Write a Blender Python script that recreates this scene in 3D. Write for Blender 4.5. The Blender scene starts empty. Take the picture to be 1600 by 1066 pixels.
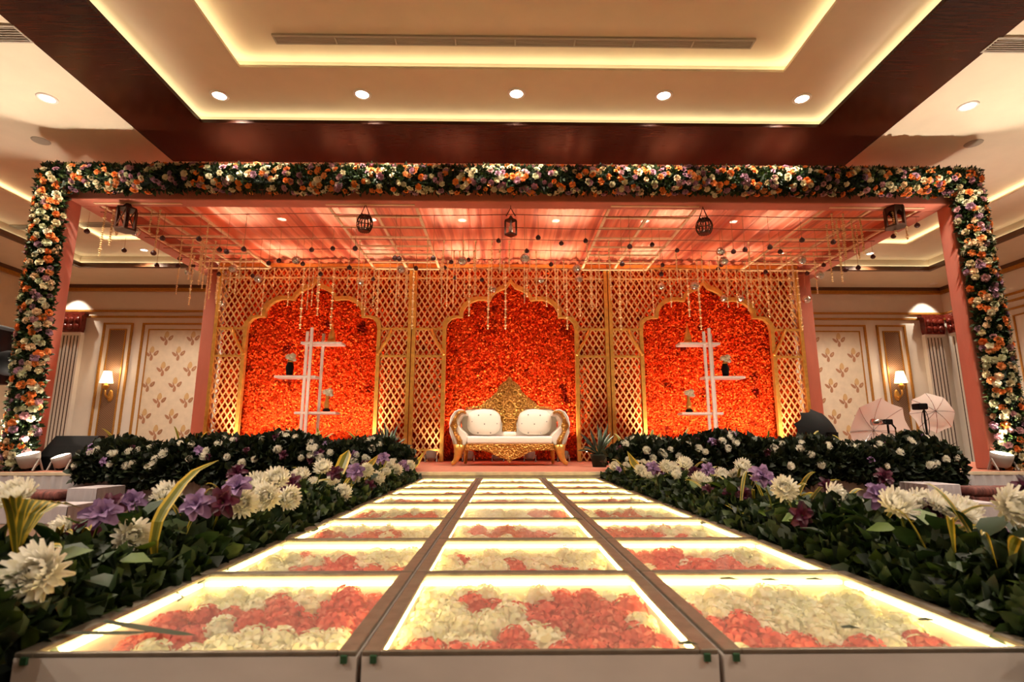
import bpy, math, random
import numpy as np
from mathutils import Vector, Matrix, Euler
random.seed(7); RNG = np.random.default_rng(7)
PI = math.pi
C = bpy.context.scene.collection
scn = bpy.context.scene
# ------------------------------------------------------------------ camera
ZC = 0.97
FPX = 848.0
PITCH = math.atan(158 / FPX); YAW = math.atan(12 / FPX) * math.cos(PITCH)
cd = bpy.data.cameras.new('camera'); cam = bpy.data.objects.new('camera', cd); C.objects.link(cam)
cd.sensor_width = 36; cd.lens = FPX / 1600 * 36; cd.clip_start = 0.05; cd.clip_end = 200
cd.dof.use_dof = True; cd.dof.focus_distance = 9.0; cd.dof.aperture_fstop = 3.2
cam.location = (0, 0, ZC); cam.rotation_euler = (PI / 2 + PITCH, 0, -YAW)
scn.camera = cam
# ------------------------------------------------------------------ world, exposure
w = bpy.data.worlds.new('world'); scn.world = w; w.use_nodes = True
w.node_tree.nodes['Background'].inputs[0].default_value = (0.02, 0.017, 0.014, 1)
w.node_tree.nodes['Background'].inputs[1].default_value = 1.0
scn.view_settings.view_transform = 'Standard'; scn.view_settings.look = 'None'
scn.view_settings.gamma = 1; scn.view_settings.use_curve_mapping = False
scn.view_settings.exposure = 0.3
P_DOWN = 720      # hall downlights
P_BACKROW = 95    # downlights over the canopy
P_PAR = 330       # floor cans washing the flower walls
P_POST = 900       # floor cans under the garlands
P_CAN = 70       # floor cans washing the canopy
P_LED = 4.6       # cove led strips
P_BOX = 16.0       # led strips in the walkway boxes
scn.cycles.use_denoising = True
scn.cycles.max_bounces = 7; scn.cycles.diffuse_bounces = 4; scn.cycles.glossy_bounces = 3
scn.cycles.transmission_bounces = 4; scn.cycles.transparent_max_bounces = 10
scn.cycles.caustics_reflective = False; scn.cycles.caustics_refractive = False
scn.cycles.sample_clamp_indirect = 6.0

# ------------------------------------------------------------------ pixel helpers (1600 x 1066 frame)
_f = np.array([math.sin(YAW) * math.cos(PITCH), math.cos(YAW) * math.cos(PITCH), math.sin(PITCH)])
_r = np.array([math.cos(YAW), -math.sin(YAW), 0]); _u = np.cross(_r, _f)
def ray(x, y): return _f + _r * (x - 800) / FPX + _u * (533 - y) / FPX
def at(x, y, X=None, Y=None, Z=None):
    d = ray(x, y)
    t = X / d[0] if X is not None else (Y / d[1] if Y is not None else (Z - ZC) / d[2])
    p = d * t
    return Vector((p[0], p[1], p[2] + ZC))
def L(r, g, b):
    def s(c):
        c /= 255; return c / 12.92 if c <= .04045 else ((c + .055) / 1.055) ** 2.4
    return (s(r), s(g), s(b), 1)

# ------------------------------------------------------------------ materials
def base(name):
    m = bpy.data.materials.new(name); m.use_nodes = True
    return m, m.node_tree.nodes, m.node_tree.links, m.node_tree.nodes['Principled BSDF']
def pm(name, col, rough=.6, metal=0, var=0, vscale=8, bump=0, bscale=40, coat=0, stretch=(1, 1, 1), sheen=0, kind='noise'):
    m, N, K, p = base(name)
    p.inputs['Base Color'].default_value = col; p.inputs['Roughness'].default_value = rough
    p.inputs['Metallic'].default_value = metal; p.inputs['Coat Weight'].default_value = coat
    if sheen: p.inputs['Sheen Weight'].default_value = sheen
    if var or bump:
        tc = N.new('ShaderNodeTexCoord'); mp = N.new('ShaderNodeMapping'); mp.inputs['Scale'].default_value = stretch
        K.new(tc.outputs['Object'], mp.inputs[0])
    if var:
        n = N.new('ShaderNodeTexNoise'); n.inputs['Scale'].default_value = vscale; n.inputs['Detail'].default_value = 5
        K.new(mp.outputs[0], n.inputs['Vector'])
        r = N.new('ShaderNodeValToRGB'); a, b = r.color_ramp.elements
        a.position = .3; b.position = .7
        a.color = tuple(c * (1 - var) for c in col[:3]) + (1,); b.color = tuple(min(1, c * (1 + var)) for c in col[:3]) + (1,)
        K.new(n.outputs['Fac'], r.inputs[0]); K.new(r.outputs[0], p.inputs['Base Color'])
    if bump:
        if kind == 'voronoi':
            n2 = N.new('ShaderNodeTexVoronoi'); n2.inputs['Scale'].default_value = bscale; o = n2.outputs['Distance']
        else:
            n2 = N.new('ShaderNodeTexNoise'); n2.inputs['Scale'].default_value = bscale; n2.inputs['Detail'].default_value = 4; o = n2.outputs['Fac']
        K.new(mp.outputs[0], n2.inputs['Vector'])
        bm = N.new('ShaderNodeBump'); bm.inputs['Strength'].default_value = bump; bm.inputs['Distance'].default_value = .02
        K.new(o, bm.inputs['Height']); K.new(bm.outputs[0], p.inputs['Normal'])
    return m
def island(name, cols, rough=.6, source='island', trans=0, patch=None, sheen=0):
    """colour picked per leaf / petal (island) or per object"""
    m, N, K, p = base(name)
    if source == 'island': g = N.new('ShaderNodeNewGeometry'); o = g.outputs['Random Per Island']
    else: g = N.new('ShaderNodeObjectInfo'); o = g.outputs['Random']
    r = N.new('ShaderNodeValToRGB'); r.color_ramp.interpolation = 'CONSTANT' if source == 'object' else 'LINEAR'
    e = r.color_ramp.elements; n = len(cols)
    e[0].position = 0; e[0].color = cols[0]
    e[1].position = (n - 1) / (n if source == 'object' else n - 1); e[1].color = cols[-1]
    for i in range(1, n - 1):
        k = e.new(i / (n if source == 'object' else n - 1)); k.color = cols[i]
    K.new(o, r.inputs[0]); out = r.outputs[0]
    if patch:
        tc = N.new('ShaderNodeTexCoord'); ns = N.new('ShaderNodeTexNoise'); ns.inputs['Scale'].default_value = patch[1]; ns.inputs['Detail'].default_value = 2
        K.new(tc.outputs['Object'], ns.inputs['Vector'])
        r2 = N.new('ShaderNodeValToRGB'); r2.color_ramp.elements[0].position = patch[2]; r2.color_ramp.elements[1].position = patch[3]
        K.new(ns.outputs['Fac'], r2.inputs[0])
        mx = N.new('ShaderNodeMix'); mx.data_type = 'RGBA'; K.new(r2.outputs[0], mx.inputs['Factor']); K.new(out, mx.inputs['A']); mx.inputs['B'].default_value = patch[0]
        out = mx.outputs['Result']
    K.new(out, p.inputs['Base Color']); p.inputs['Roughness'].default_value = rough
    if sheen: p.inputs['Sheen Weight'].default_value = sheen
    if trans:
        t = N.new('ShaderNodeBsdfTranslucent'); K.new(out, t.inputs[0]); ms = N.new('ShaderNodeMixShader'); ms.inputs[0].default_value = trans
        K.new(p.outputs[0], ms.inputs[1]); K.new(t.outputs[0], ms.inputs[2]); K.new(ms.outputs[0], N['Material Output'].inputs[0])
    return m
def em(name, col, strength):
    m, N, K, p = base(name)
    p.inputs['Base Color'].default_value = col; p.inputs['Emission Color'].default_value = col; p.inputs['Emission Strength'].default_value = strength
    return m
M = {}
M['cream'] = pm('cream_paint', L(226, 212, 188), .75, var=.03, vscale=3)
M['wood'] = pm('dark_veneer', L(54, 22, 9), .22, var=.35, vscale=6, stretch=(.4, 5, 5))
M['wood'].node_tree.nodes['Principled BSDF'].inputs['Specular IOR Level'].default_value = .22
M['wallwhite'] = pm('ivory_wall', L(226, 219, 208), .55, var=.02, vscale=4)
M['stone'] = pm('beige_stone', L(206, 186, 158), .5, var=.1, vscale=2)
M['gold_trim'] = pm('gold_trim', L(186, 132, 58), .4, .5, var=.15, vscale=20)
M['cornice'] = pm('brown_cornice', L(92, 58, 34), .4, var=.1)
M['paper'] = pm('cream_wallpaper', L(214, 200, 176), .6, var=.06, vscale=6)
M['sprig_a'] = pm('sprig_brown', L(168, 122, 92), .6)
M['sprig_b'] = pm('sprig_tan', L(200, 166, 116), .55)
M['capital'] = pm('maroon_capital', L(104, 36, 26), .25, bump=.6, bscale=18, var=.3, kind='voronoi')
M['flute'] = pm('dark_flute', L(70, 50, 42), .6)
M['floor'] = pm('hall_carpet', L(96, 70, 54), .9, var=.25, vscale=6, bump=.3, bscale=150)
M['deck'] = pm('stage_carpet', L(176, 112, 90), .85, var=.2, vscale=9, stretch=(.5, 3, 1), bump=.3, bscale=90)
M['fascia'] = pm('stage_edge_marble', L(206, 190, 164), .5, var=.12, vscale=12)
M['skirt'] = pm('grey_satin', L(176, 170, 174), .5, var=.06, vscale=5, sheen=.3)
M['whitecloth'] = pm('white_cloth', L(168, 160, 164), .7, var=.04, bump=.2, bscale=12)
M['pink'] = pm('pink_satin_wrap', L(190, 106, 82), .6, var=.08, vscale=4, bump=.35, bscale=7, stretch=(1, 1, .35), sheen=.3)
def fabric():
    m, N, K, p = base('salmon_sheer_fabric')
    p.inputs['Base Color'].default_value = L(238, 148, 116); p.inputs['Roughness'].default_value = .6; p.inputs['Sheen Weight'].default_value = .2
    tc = N.new('ShaderNodeTexCoord'); n = N.new('ShaderNodeTexNoise'); mp = N.new('ShaderNodeMapping'); mp.inputs['Scale'].default_value = (4, .06, 1)
    K.new(tc.outputs['Object'], mp.inputs[0]); K.new(mp.outputs[0], n.inputs['Vector']); n.inputs['Scale'].default_value = 1.6; n.inputs['Detail'].default_value = 4
    r = N.new('ShaderNodeValToRGB'); r.color_ramp.elements[0].position = .40; r.color_ramp.elements[1].position = .52  # darker stripes in the colour stand in for shade between the pleats
    r.color_ramp.elements[0].color = L(168, 60, 34); r.color_ramp.elements[1].color = L(236, 134, 96); K.new(n.outputs['Fac'], r.inputs[0]); K.new(r.outputs[0], p.inputs['Base Color'])
    t = N.new('ShaderNodeBsdfTranslucent'); t.inputs[0].default_value = L(250, 170, 140)
    a = N.new('ShaderNodeMixShader'); a.inputs[0].default_value = .28; K.new(p.outputs[0], a.inputs[1]); K.new(t.outputs[0], a.inputs[2])
    tr = N.new('ShaderNodeBsdfTransparent'); tr.inputs[0].default_value = (1, .86, .82, 1)
    b = N.new('ShaderNodeMixShader'); b.inputs[0].default_value = .05; K.new(a.outputs[0], b.inputs[1]); K.new(tr.outputs[0], b.inputs[2])
    K.new(b.outputs[0], N['Material Output'].inputs[0]); return m
M['fabric'] = fabric()
M['gold'] = pm('gold_frame', L(224, 172, 88), .3, .75, var=.15, vscale=12)
M['slat'] = pm('gold_lattice', L(224, 170, 110), .42, .4, var=.15, vscale=15)
M['carved'] = pm('carved_gold', L(176, 124, 54), .38, .6, var=.5, vscale=30, bump=1, bscale=30, kind='voronoi')
M['ivory'] = pm('ivory_leather', L(238, 230, 220), .42, bump=.12, bscale=9)
M['button'] = pm('grey_button', L(120, 116, 118), .3, .3)
M['board'] = pm('dark_backing', L(130, 34, 10), .9)
M['petals'] = island('orange_petals', [L(186, 36, 10), L(238, 70, 20), L(248, 88, 28), L(250, 108, 40), L(234, 60, 20)], .9, trans=.2, patch=(L(130, 24, 10), 2.4, .62, .72))
M['petals'].node_tree.nodes['Principled BSDF'].inputs['Specular IOR Level'].default_value = .1
M['leaf'] = island('green_leaves', [L(14, 26, 10), L(28, 46, 16), L(40, 60, 20), L(22, 40, 16), L(66, 84, 26)], .55, trans=.12)
M['leafdark'] = island('dark_leaves', [L(12, 22, 12), L(22, 36, 16), L(32, 44, 20), L(18, 30, 14), L(48, 58, 24)], .55, trans=.1)
M['leafbig'] = island('broad_leaves', [L(24, 44, 16), L(44, 66, 22), L(80, 102, 30), L(30, 54, 20)], .6, 'object', trans=.15)
M['core'] = pm('foam_core', L(20, 30, 16), .95, var=.3)
M['trough'] = pm('planter_trough', L(60, 66, 46), .8, var=.1)
M['stripe_g'] = pm('striped_leaf_green', L(98, 100, 32), .4, var=.2)
M['stripe_y'] = pm('striped_leaf_yellow', L(186, 156, 48), .4, var=.15)
M['leafdry'] = pm('fallen_leaf', L(46, 52, 22), .75, var=.2)
M['mum'] = island('mum_petals', [L(250, 246, 232), L(254, 251, 242), L(242, 236, 212)], .55, trans=.25)
M['mumeye'] = pm('mum_centre', L(208, 190, 78), .7)
M['lilac'] = island('lilac_petals', [L(136, 104, 148), L(166, 132, 178), L(114, 80, 128)], .55, trans=.2)
M['maroon'] = island('maroon_petals', [L(70, 18, 44), L(96, 26, 58), L(54, 14, 34)], .5, trans=.15)
M['rose'] = island('rose_petals', [L(232, 138, 66), L(224, 216, 186), L(164, 124, 144), L(234, 158, 92), L(196, 146, 150), L(222, 208, 168), L(226, 128, 58), L(228, 196, 156), L(206, 206, 168)], .6, 'object', trans=.2)
M['roseset'] = island('small_rose_petals', [L(238, 138, 56), L(226, 216, 182), L(184, 130, 150), L(240, 152, 74), L(150, 104, 126), L(232, 206, 160)], .6)
M['hyd_w'] = island('cream_blossom', [L(248, 244, 226), L(226, 222, 184), L(252, 250, 240), L(236, 222, 190)], .7, trans=.25)
M['hyd_r'] = island('coral_blossom', [L(214, 74, 68), L(232, 104, 92), L(190, 50, 52), L(240, 134, 118)], .7, trans=.2)
M['alu'] = pm('worn_aluminium', L(122, 112, 98), .45, .5, var=.2, vscale=20)
M['greyboard'] = pm('grey_painted_board', L(206, 198, 192), .6, var=.1, vscale=3, stretch=(1, 1, 2))
M['greenclip'] = pm('green_clip', L(34, 74, 46), .5)
M['black'] = pm('black_plastic', L(12, 12, 13), .6)
M['blackcloth'] = pm('black_nylon', L(10, 10, 11), .7)
for _k in ('black', 'blackcloth'): M[_k].node_tree.nodes['Principled BSDF'].inputs['Specular IOR Level'].default_value = .12
M['whiteplastic'] = pm('white_housing', L(158, 152, 148), .45)
M['greyplastic'] = pm('grey_housing', L(140, 134, 130), .5)
M['chrome'] = pm('chrome', L(200, 200, 204), .15, 1)
M['whitepaint'] = pm('white_painted_metal', L(240, 232, 226), .4)
M['cord'] = pm('thin_cord', L(190, 140, 104), .8)
M['wire'] = pm('red_brown_wire', L(120, 56, 40), .6)
M['bead'] = pm('cream_beads', L(232, 204, 150), .5, var=.2, vscale=30)
M['bell'] = pm('maroon_bell', L(58, 14, 14), .45)
M['mirror'] = pm('mirror_ball', L(200, 204, 200), .12, 1, bump=.4, bscale=60, kind='voronoi')
M['trellis'] = pm('pale_trellis', L(232, 202, 160), .6, var=.1, vscale=10)
M['bronze'] = pm('dark_bronze', L(66, 38, 26), .4, .5, var=.2)
M['vent'] = pm('vent_grey', L(168, 158, 142), .6)
M['ventdark'] = pm('vent_duct', L(110, 102, 92), .9)
M['umb'] = island('umbrella_nylon', [L(232, 228, 224), L(240, 236, 232)], .5, trans=.4)
M['shade'] = em('lamp_shade', L(255, 214, 160), 3.5)
M['led'] = em('cove_led', L(255, 240, 200), P_LED)
M['boxled'] = em('box_led', L(255, 226, 150), P_BOX)
M['lens'] = em('downlight_lens', L(255, 244, 226), 14)
M['parlens'] = em('par_lens', L(255, 240, 210), 8)
M['fairy'] = em('fairy_bulb', L(255, 240, 210), 8)
M['stripefab'] = pm('striped_cushion', L(96, 50, 44), .8, var=.7, vscale=9, stretch=(4, 1, 1))
M['lattice_brown'] = None
def crosshatch():
    m, N, K, p = base('brown_crosshatch')
    tc = N.new('ShaderNodeTexCoord'); outs = []
    for a in (.9, -.9):
        mp = N.new('ShaderNodeMapping'); mp.inputs['Rotation'].default_value = (0, a, 0); K.new(tc.outputs['Object'], mp.inputs[0])
        wv = N.new('ShaderNodeTexWave'); wv.inputs['Scale'].default_value = 7; K.new(mp.outputs[0], wv.inputs['Vector']); outs.append(wv.outputs['Fac'])
    mx = N.new('ShaderNodeMath'); mx.operation = 'MAXIMUM'; K.new(outs[0], mx.inputs[0]); K.new(outs[1], mx.inputs[1])
    r = N.new('ShaderNodeValToRGB'); r.color_ramp.elements[0].color = L(92, 66, 50); r.color_ramp.elements[1].color = L(150, 116, 88)
    r.color_ramp.elements[0].position = .6; r.color_ramp.elements[1].position = .95; K.new(mx.outputs[0], r.inputs[0]); K.new(r.outputs[0], p.inputs['Base Color'])
    p.inputs['Roughness'].default_value = .5; return m
M['lattice_brown'] = crosshatch()
def glass():
    m, N, K, p = base('floor_glass')
    t = N.new('ShaderNodeBsdfTransparent'); t.inputs[0].default_value = (.96, .97, .93, 1)
    g = N.new('ShaderNodeBsdfGlossy'); g.inputs['Roughness'].default_value = .12
    lw = N.new('ShaderNodeLayerWeight'); lw.inputs[0].default_value = .5
    pw = N.new('ShaderNodeMath'); pw.operation = 'POWER'; pw.inputs[1].default_value = 5; K.new(lw.outputs['Facing'], pw.inputs[0])
    fr = N.new('ShaderNodeMath'); fr.operation = 'MULTIPLY_ADD'; fr.inputs[1].default_value = .45; fr.inputs[2].default_value = .02; K.new(pw.outputs[0], fr.inputs[0])
    s = N.new('ShaderNodeMixShader'); K.new(fr.outputs[0], s.inputs[0]); K.new(t.outputs[0], s.inputs[1]); K.new(g.outputs[0], s.inputs[2])
    d = N.new('ShaderNodeBsdfDiffuse'); d.inputs[0].default_value = L(230, 226, 214)
    s2 = N.new('ShaderNodeMixShader'); s2.inputs[0].default_value = .05; K.new(s.outputs[0], s2.inputs[1]); K.new(d.outputs[0], s2.inputs[2])
    K.new(s2.outputs[0], N['Material Output'].inputs[0]); return m
M['glass'] = glass()
def pane():
    m, N, K, p = base('lantern_glass')
    t = N.new('ShaderNodeBsdfTransparent'); g = N.new('ShaderNodeBsdfGlossy'); g.inputs['Roughness'].default_value = .05
    s = N.new('ShaderNodeMixShader'); s.inputs[0].default_value = .12; K.new(t.outputs[0], s.inputs[1]); K.new(g.outputs[0], s.inputs[2])
    K.new(s.outputs[0], N['Material Output'].inputs[0]); return m
M['pane'] = pane()

# ------------------------------------------------------------------ mesh helpers
class MB:
    def __init__(s): s.v = []; s.f = []; s.m = []
    def add(s, v, f, mi=0):
        o = len(s.v); s.v += [tuple(p) for p in v]; s.f += [tuple(i + o for i in q) for q in f]; s.m += [mi] * len(f); return s
    def box(s, x0, x1, y0, y1, z0, z1, mi=0):
        v = [(x, y, z) for z in (z0, z1) for y in (y0, y1) for x in (x0, x1)]
        return s.add(v, [(0, 2, 3, 1), (4, 5, 7, 6), (0, 1, 5, 4), (2, 6, 7, 3), (0, 4, 6, 2), (1, 3, 7, 5)], mi)
    def bar(s, a, b, w, h=None, up=(0, 0, 1), mi=0):
        a, b = Vector(a), Vector(b); d = (b - a).normalized(); h = h or w
        sd = d.cross(Vector(up))
        if sd.length < 1e-4: sd = d.cross(Vector((0, 1, 0)))
        sd.normalize(); u = sd.cross(d)
        v = [p + sd * (i * w / 2) + u * (j * h / 2) for p in (a, b) for j in (-1, 1) for i in (-1, 1)]
        return s.add(v, [(0, 1, 3, 2), (4, 6, 7, 5), (0, 4, 5, 1), (2, 3, 7, 6), (0, 2, 6, 4), (1, 5, 7, 3)], mi)
    def tube(s, pts, r, n=8, mi=0, flat=1.0, closed=False):
        pts = [Vector(p) for p in pts]; k = len(pts); rr = r if hasattr(r, '__len__') else [r] * k
        v = []; up = Vector((0, 0, 1))
        for i, p in enumerate(pts):
            d = (pts[min(i + 1, k - 1)] - pts[max(i - 1, 0)]).normalized()
            sd = d.cross(up)
            if sd.length < .05: sd = d.cross(Vector((0, 1, 0)))
            sd.normalize(); u = sd.cross(d)
            v += [p + (sd * math.cos(2 * PI * j / n) + u * math.sin(2 * PI * j / n) * flat) * rr[i] for j in range(n)]
        f = [(i * n + j, i * n + (j + 1) % n, (i + 1) * n + (j + 1) % n, (i + 1) * n + j) for i in range(k - 1) for j in range(n)]
        f += [tuple(range(n))[::-1], tuple((k - 1) * n + j for j in range(n))]
        return s.add(v, f, mi)
    def lathe(s, prof, c=(0, 0, 0), n=16, mi=0, ry=1.0):
        c = Vector(c); k = len(prof)
        v = [c + Vector((r * math.cos(2 * PI * j / n), ry * r * math.sin(2 * PI * j / n), z)) for r, z in prof for j in range(n)]
        f = [(i * n + j, i * n + (j + 1) % n, (i + 1) * n + (j + 1) % n, (i + 1) * n + j) for i in range(k - 1) for j in range(n)]
        f += [tuple(range(n))[::-1], tuple((k - 1) * n + j for j in range(n))]
        return s.add(v, f, mi)
    def poly(s, pts, y0, y1, mi=0):            # outline in x,z extruded along y
        n = len(pts); v = [(x, y0, z) for x, z in pts] + [(x, y1, z) for x, z in pts]
        f = [tuple(range(n)), tuple(range(2 * n - 1, n - 1, -1))] + [(i, i + n, (i + 1) % n + n, (i + 1) % n) for i in range(n)]
        return s.add(v, f, mi)
    def grid(s, P, mi=0):                      # P[i][j] points
        a, b = len(P), len(P[0]); v = [p for row in P for p in row]
        return s.add(v, [(i * b + j, i * b + j + 1, (i + 1) * b + j + 1, (i + 1) * b + j) for i in range(a - 1) for j in range(b - 1)], mi)
    def mesh(s, name, mats, smooth=False):
        me = bpy.data.meshes.new(name); me.from_pydata(s.v, [], s.f)
        for m in (mats if isinstance(mats, (list, tuple)) else [mats]): me.materials.append(M[m] if isinstance(m, str) else m)
        if any(s.m): me.polygons.foreach_set('material_index', s.m)
        if smooth: me.polygons.foreach_set('use_smooth', [True] * len(s.f))
        me.update(); return me
    def build(s, name, mats, parent=None, smooth=False, bevel=0, seg=2):
        o = link(name, s.mesh(name, mats, smooth), parent)
        if bevel:
            b = o.modifiers.new('bevel', 'BEVEL'); b.width = bevel; b.segments = seg; b.limit_method = 'ANGLE'
        return o
def link(name, me, parent=None, loc=None, rot=None, scale=None, quat=None):
    o = bpy.data.objects.new(name, me); C.objects.link(o)
    if loc is not None: o.location = loc
    if rot is not None: o.rotation_euler = rot
    if quat is not None: o.rotation_mode = 'QUATERNION'; o.rotation_quaternion = quat
    if scale is not None: o.scale = scale if hasattr(scale, '__len__') else (scale,) * 3
    if parent is not None: adopt(o, parent)
    return o
def wm(o):
    m = o.matrix_basis.copy()
    if o.parent: m = wm(o.parent) @ o.matrix_parent_inverse @ m
    return m
def adopt(o, p): o.parent = p; o.matrix_parent_inverse = wm(p).inverted()
def tag(o, label, cat, group=None):
    o['label'] = label; o['category'] = cat
    if group: o['group'] = group
    return o
def thing(name, label, cat, loc=(0, 0, 0), group=None):
    return tag(link(name, None, loc=loc), label, cat, group)
def struct(o): o['kind'] = 'structure'; return o
def stuff(o): o['kind'] = 'stuff'; return o
def dup(root, loc, rot=(0, 0, 0), scale=1, label=None, group=None):
    r = root.copy(); C.objects.link(r); r.location = loc; r.rotation_euler = rot; r.scale = (scale,) * 3 if not hasattr(scale, '__len__') else scale
    if label: r['label'] = label
    if group: r['group'] = group
    def kids(a, b):
        for ch in list(a.children):
            c = ch.copy(); C.objects.link(c); c.parent = b; kids(ch, c)
    kids(root, r); return r
def arrmesh(name, V, F, mat, smooth=False):
    """V (n,3) float, F (m,k) int"""
    me = bpy.data.meshes.new(name); n, m, k = len(V), len(F), F.shape[1]
    me.vertices.add(n); me.vertices.foreach_set('co', V.astype(np.float32).ravel())
    me.loops.add(m * k); me.loops.foreach_set('vertex_index', F.astype(np.int32).ravel())
    me.polygons.add(m); me.polygons.foreach_set('loop_start', np.arange(0, m * k, k, dtype=np.int32))
    if smooth: me.polygons.foreach_set('use_smooth', np.ones(m, bool))
    me.materials.append(M[mat] if isinstance(mat, str) else mat); me.update(calc_edges=True); return me
LEAF = (np.array([(0, 0, 0), (-.26, .38, .07), (0, .45, -.02), (.26, .38, .07), (-.16, .75, .02), (.16, .75, .02), (0, 1, -.1)]),
        np.array([(0, 2, 1, 1), (0, 3, 2, 2)]))
LEAFQ = (np.array([(0, 0, 0), (-.27, .45, .08), (0, 1, -.08), (.27, .45, .08), (0, .5, -.02)]), np.array([(0, 4, 2, 1), (0, 3, 2, 4)]))
LEAFW = (np.array([(0, 0, 0), (-.3, .25, .1), (-.33, .6, .06), (0, 1, -.14), (.33, .6, .06), (.3, .25, .1), (0, .3, 0), (0, .65, -.02)]),
         np.array([(0, 6, 7, 1), (1, 7, 3, 2), (0, 5, 7, 6), (5, 4, 3, 7)]))
PETAL = (np.array([(-.2, 0, 0), (.2, 0, 0), (.5, .55, .12), (-.5, .55, .12), (.3, 1, .4), (-.3, 1, .4)]), np.array([(0, 1, 2, 3), (3, 2, 4, 5)]))
def scatter(name, P, D, size, tmpl, mat, spread=.6, smooth=False):
    """leaves at P growing along D (unit, jittered) with random roll"""
    n = len(P); D = D + RNG.normal(0, spread, (n, 3)); D /= np.linalg.norm(D, axis=1)[:, None]
    R = RNG.normal(0, 1, (n, 3)); X = np.cross(D, R); X /= np.linalg.norm(X, axis=1)[:, None] + 1e-9; Z = np.cross(X, D)
    T, F = tmpl; B = np.stack([X, D, Z], 1)
    V = np.einsum('kj,njd->nkd', T, B) * np.asarray(size).reshape(-1, 1, 1) + P[:, None, :]
    k = len(T); FF = (F[None] + (np.arange(n) * k)[:, None, None]).reshape(-1, F.shape[1])
    return arrmesh(name, V.reshape(-1, 3), FF, mat, smooth)
def petal_grid(mb, base_r, length, width, tilt, az, cup=.2, nu=3, nv=4, z0=0, curl=0, mi=0):
    """one petal: root at radius base_r, leaning out by tilt from vertical"""
    P = []
    for i in range(nv):
        t = i / (nv - 1); row = []
        wd = width * (math.sin(PI * min(.98, .18 + t * .72)) ** .7)
        a = tilt + curl * t * t
        for j in range(nu):
            s = (j / (nu - 1) - .5) * 2
            r = base_r + length * t * math.sin(a) - cup * (s * s) * width * math.cos(a) * .5
            z = z0 + length * t * math.cos(a) + cup * s * s * width * math.sin(a) * .5
            x, y = r, s * wd / 2
            row.append((x * math.cos(az) - y * math.sin(az), x * math.sin(az) + y * math.cos(az), z))
        P.append(row)
    mb.grid(P, mi)
def rose_mesh(name, mat):
    mb = MB()
    for n, br, ln, wd, ti, cu in ((3, .05, .66, .5, .02, .5), (4, .12, .66, .66, .2, .5), (5, .2, .64, .86, .48, .5), (6, .24, .66, 1.0, .9, .4)):
        o = random.random() * 6
        for k in range(n): petal_grid(mb, br, ln, wd, ti, o + 2 * PI * k / n, cu, 3, 3, z0=-.05 if ti < .6 else -.02, curl=.5)
    return mb.mesh(name, mat, True)
def mum_mesh(name, seed=1, droop=0):
    rd = random.Random(seed); mb = MB()
    for n, ti, ln in ((18, 1.85, .95), (19, 1.5, 1.0), (18, 1.2, .95), (16, .9, .85), (13, .6, .72), (8, .3, .55)):
        o = rd.random() * 6
        for k in range(n):
            petal_grid(mb, .06, ln * rd.uniform(.86, 1.06), .24, ti + rd.uniform(-.12, .12), o + 2 * PI * k / n, .7, 3, 4, curl=-.45)
    mb.lathe([(.001, .36), (.1, .34), (.16, .28), (.15, .2)][::-1], n=8, mi=1)
    return mb.mesh(name, ['mum', 'mumeye'], True)
def frill_mesh(name, mat, seed):
    rd = random.Random(seed); mb = MB()
    for n, ti, ln, wd in ((6, 1.3, 1, .7), (6, .9, .95, .7), (5, .45, .8, .6), (3, .12, .6, .4)):
        o = rd.random() * 6
        for k in range(n): petal_grid(mb, .05, ln * rd.uniform(.8, 1.1), wd * rd.uniform(.8, 1.1), ti + rd.uniform(-.2, .2), o + 2 * PI * k / n + rd.uniform(-.2, .2), .45, 3, 4, curl=.4)
    return mb.mesh(name, mat, True)
def head_mesh(name, mat, seed):
    """rounded blossom head of many small four-petal florets"""
    rd = random.Random(seed); mb = MB(); n = 46
    for i in range(n):
        z = 1 - 2 * (i + .5) / n; a = i * 2.39996
        if z < -.55: continue
        d = Vector((math.sqrt(1 - z * z) * math.cos(a), math.sqrt(1 - z * z) * math.sin(a), z))
        q = d.to_track_quat('Z', 'Y') ; c = d * rd.uniform(.78, .95); s = .34
        for k in range(4):
            t = k * PI / 2 + rd.random()
            pts = [(0, 0, 0), (math.cos(t - .6) * s * .75, math.sin(t - .6) * s * .75, .07), (math.cos(t) * s, math.sin(t) * s, .03), (math.cos(t + .6) * s * .75, math.sin(t + .6) * s * .75, .07)]
            mb.add([c + q @ Vector(p) for p in pts], [(0, 1, 2, 3)])
    mb.lathe([(.3, -.7), (.7, -.4), (.8, 0), (.7, .4), (.35, .72), (.01, .8)], n=8)
    return mb.mesh(name, mat, True)
ROSE = [rose_mesh('rose', 'rose') for _ in range(2)]
MUM = [mum_mesh('chrysanthemum', i) for i in range(3)]
LILAC = [frill_mesh('lilac_bloom', 'lilac', i) for i in range(2)]
MAROON = [frill_mesh('maroon_bloom', 'maroon', i) for i in range(2)]
HYD = {'w': [head_mesh('cream_blossom', 'hyd_w', i) for i in range(2)], 'r': [head_mesh('coral_blossom', 'hyd_r', i) for i in range(2)]}
def facing(d, roll=0): return Vector(d).to_track_quat('Z', 'Y') @ Euler((0, 0, roll)).to_quaternion()

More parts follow.
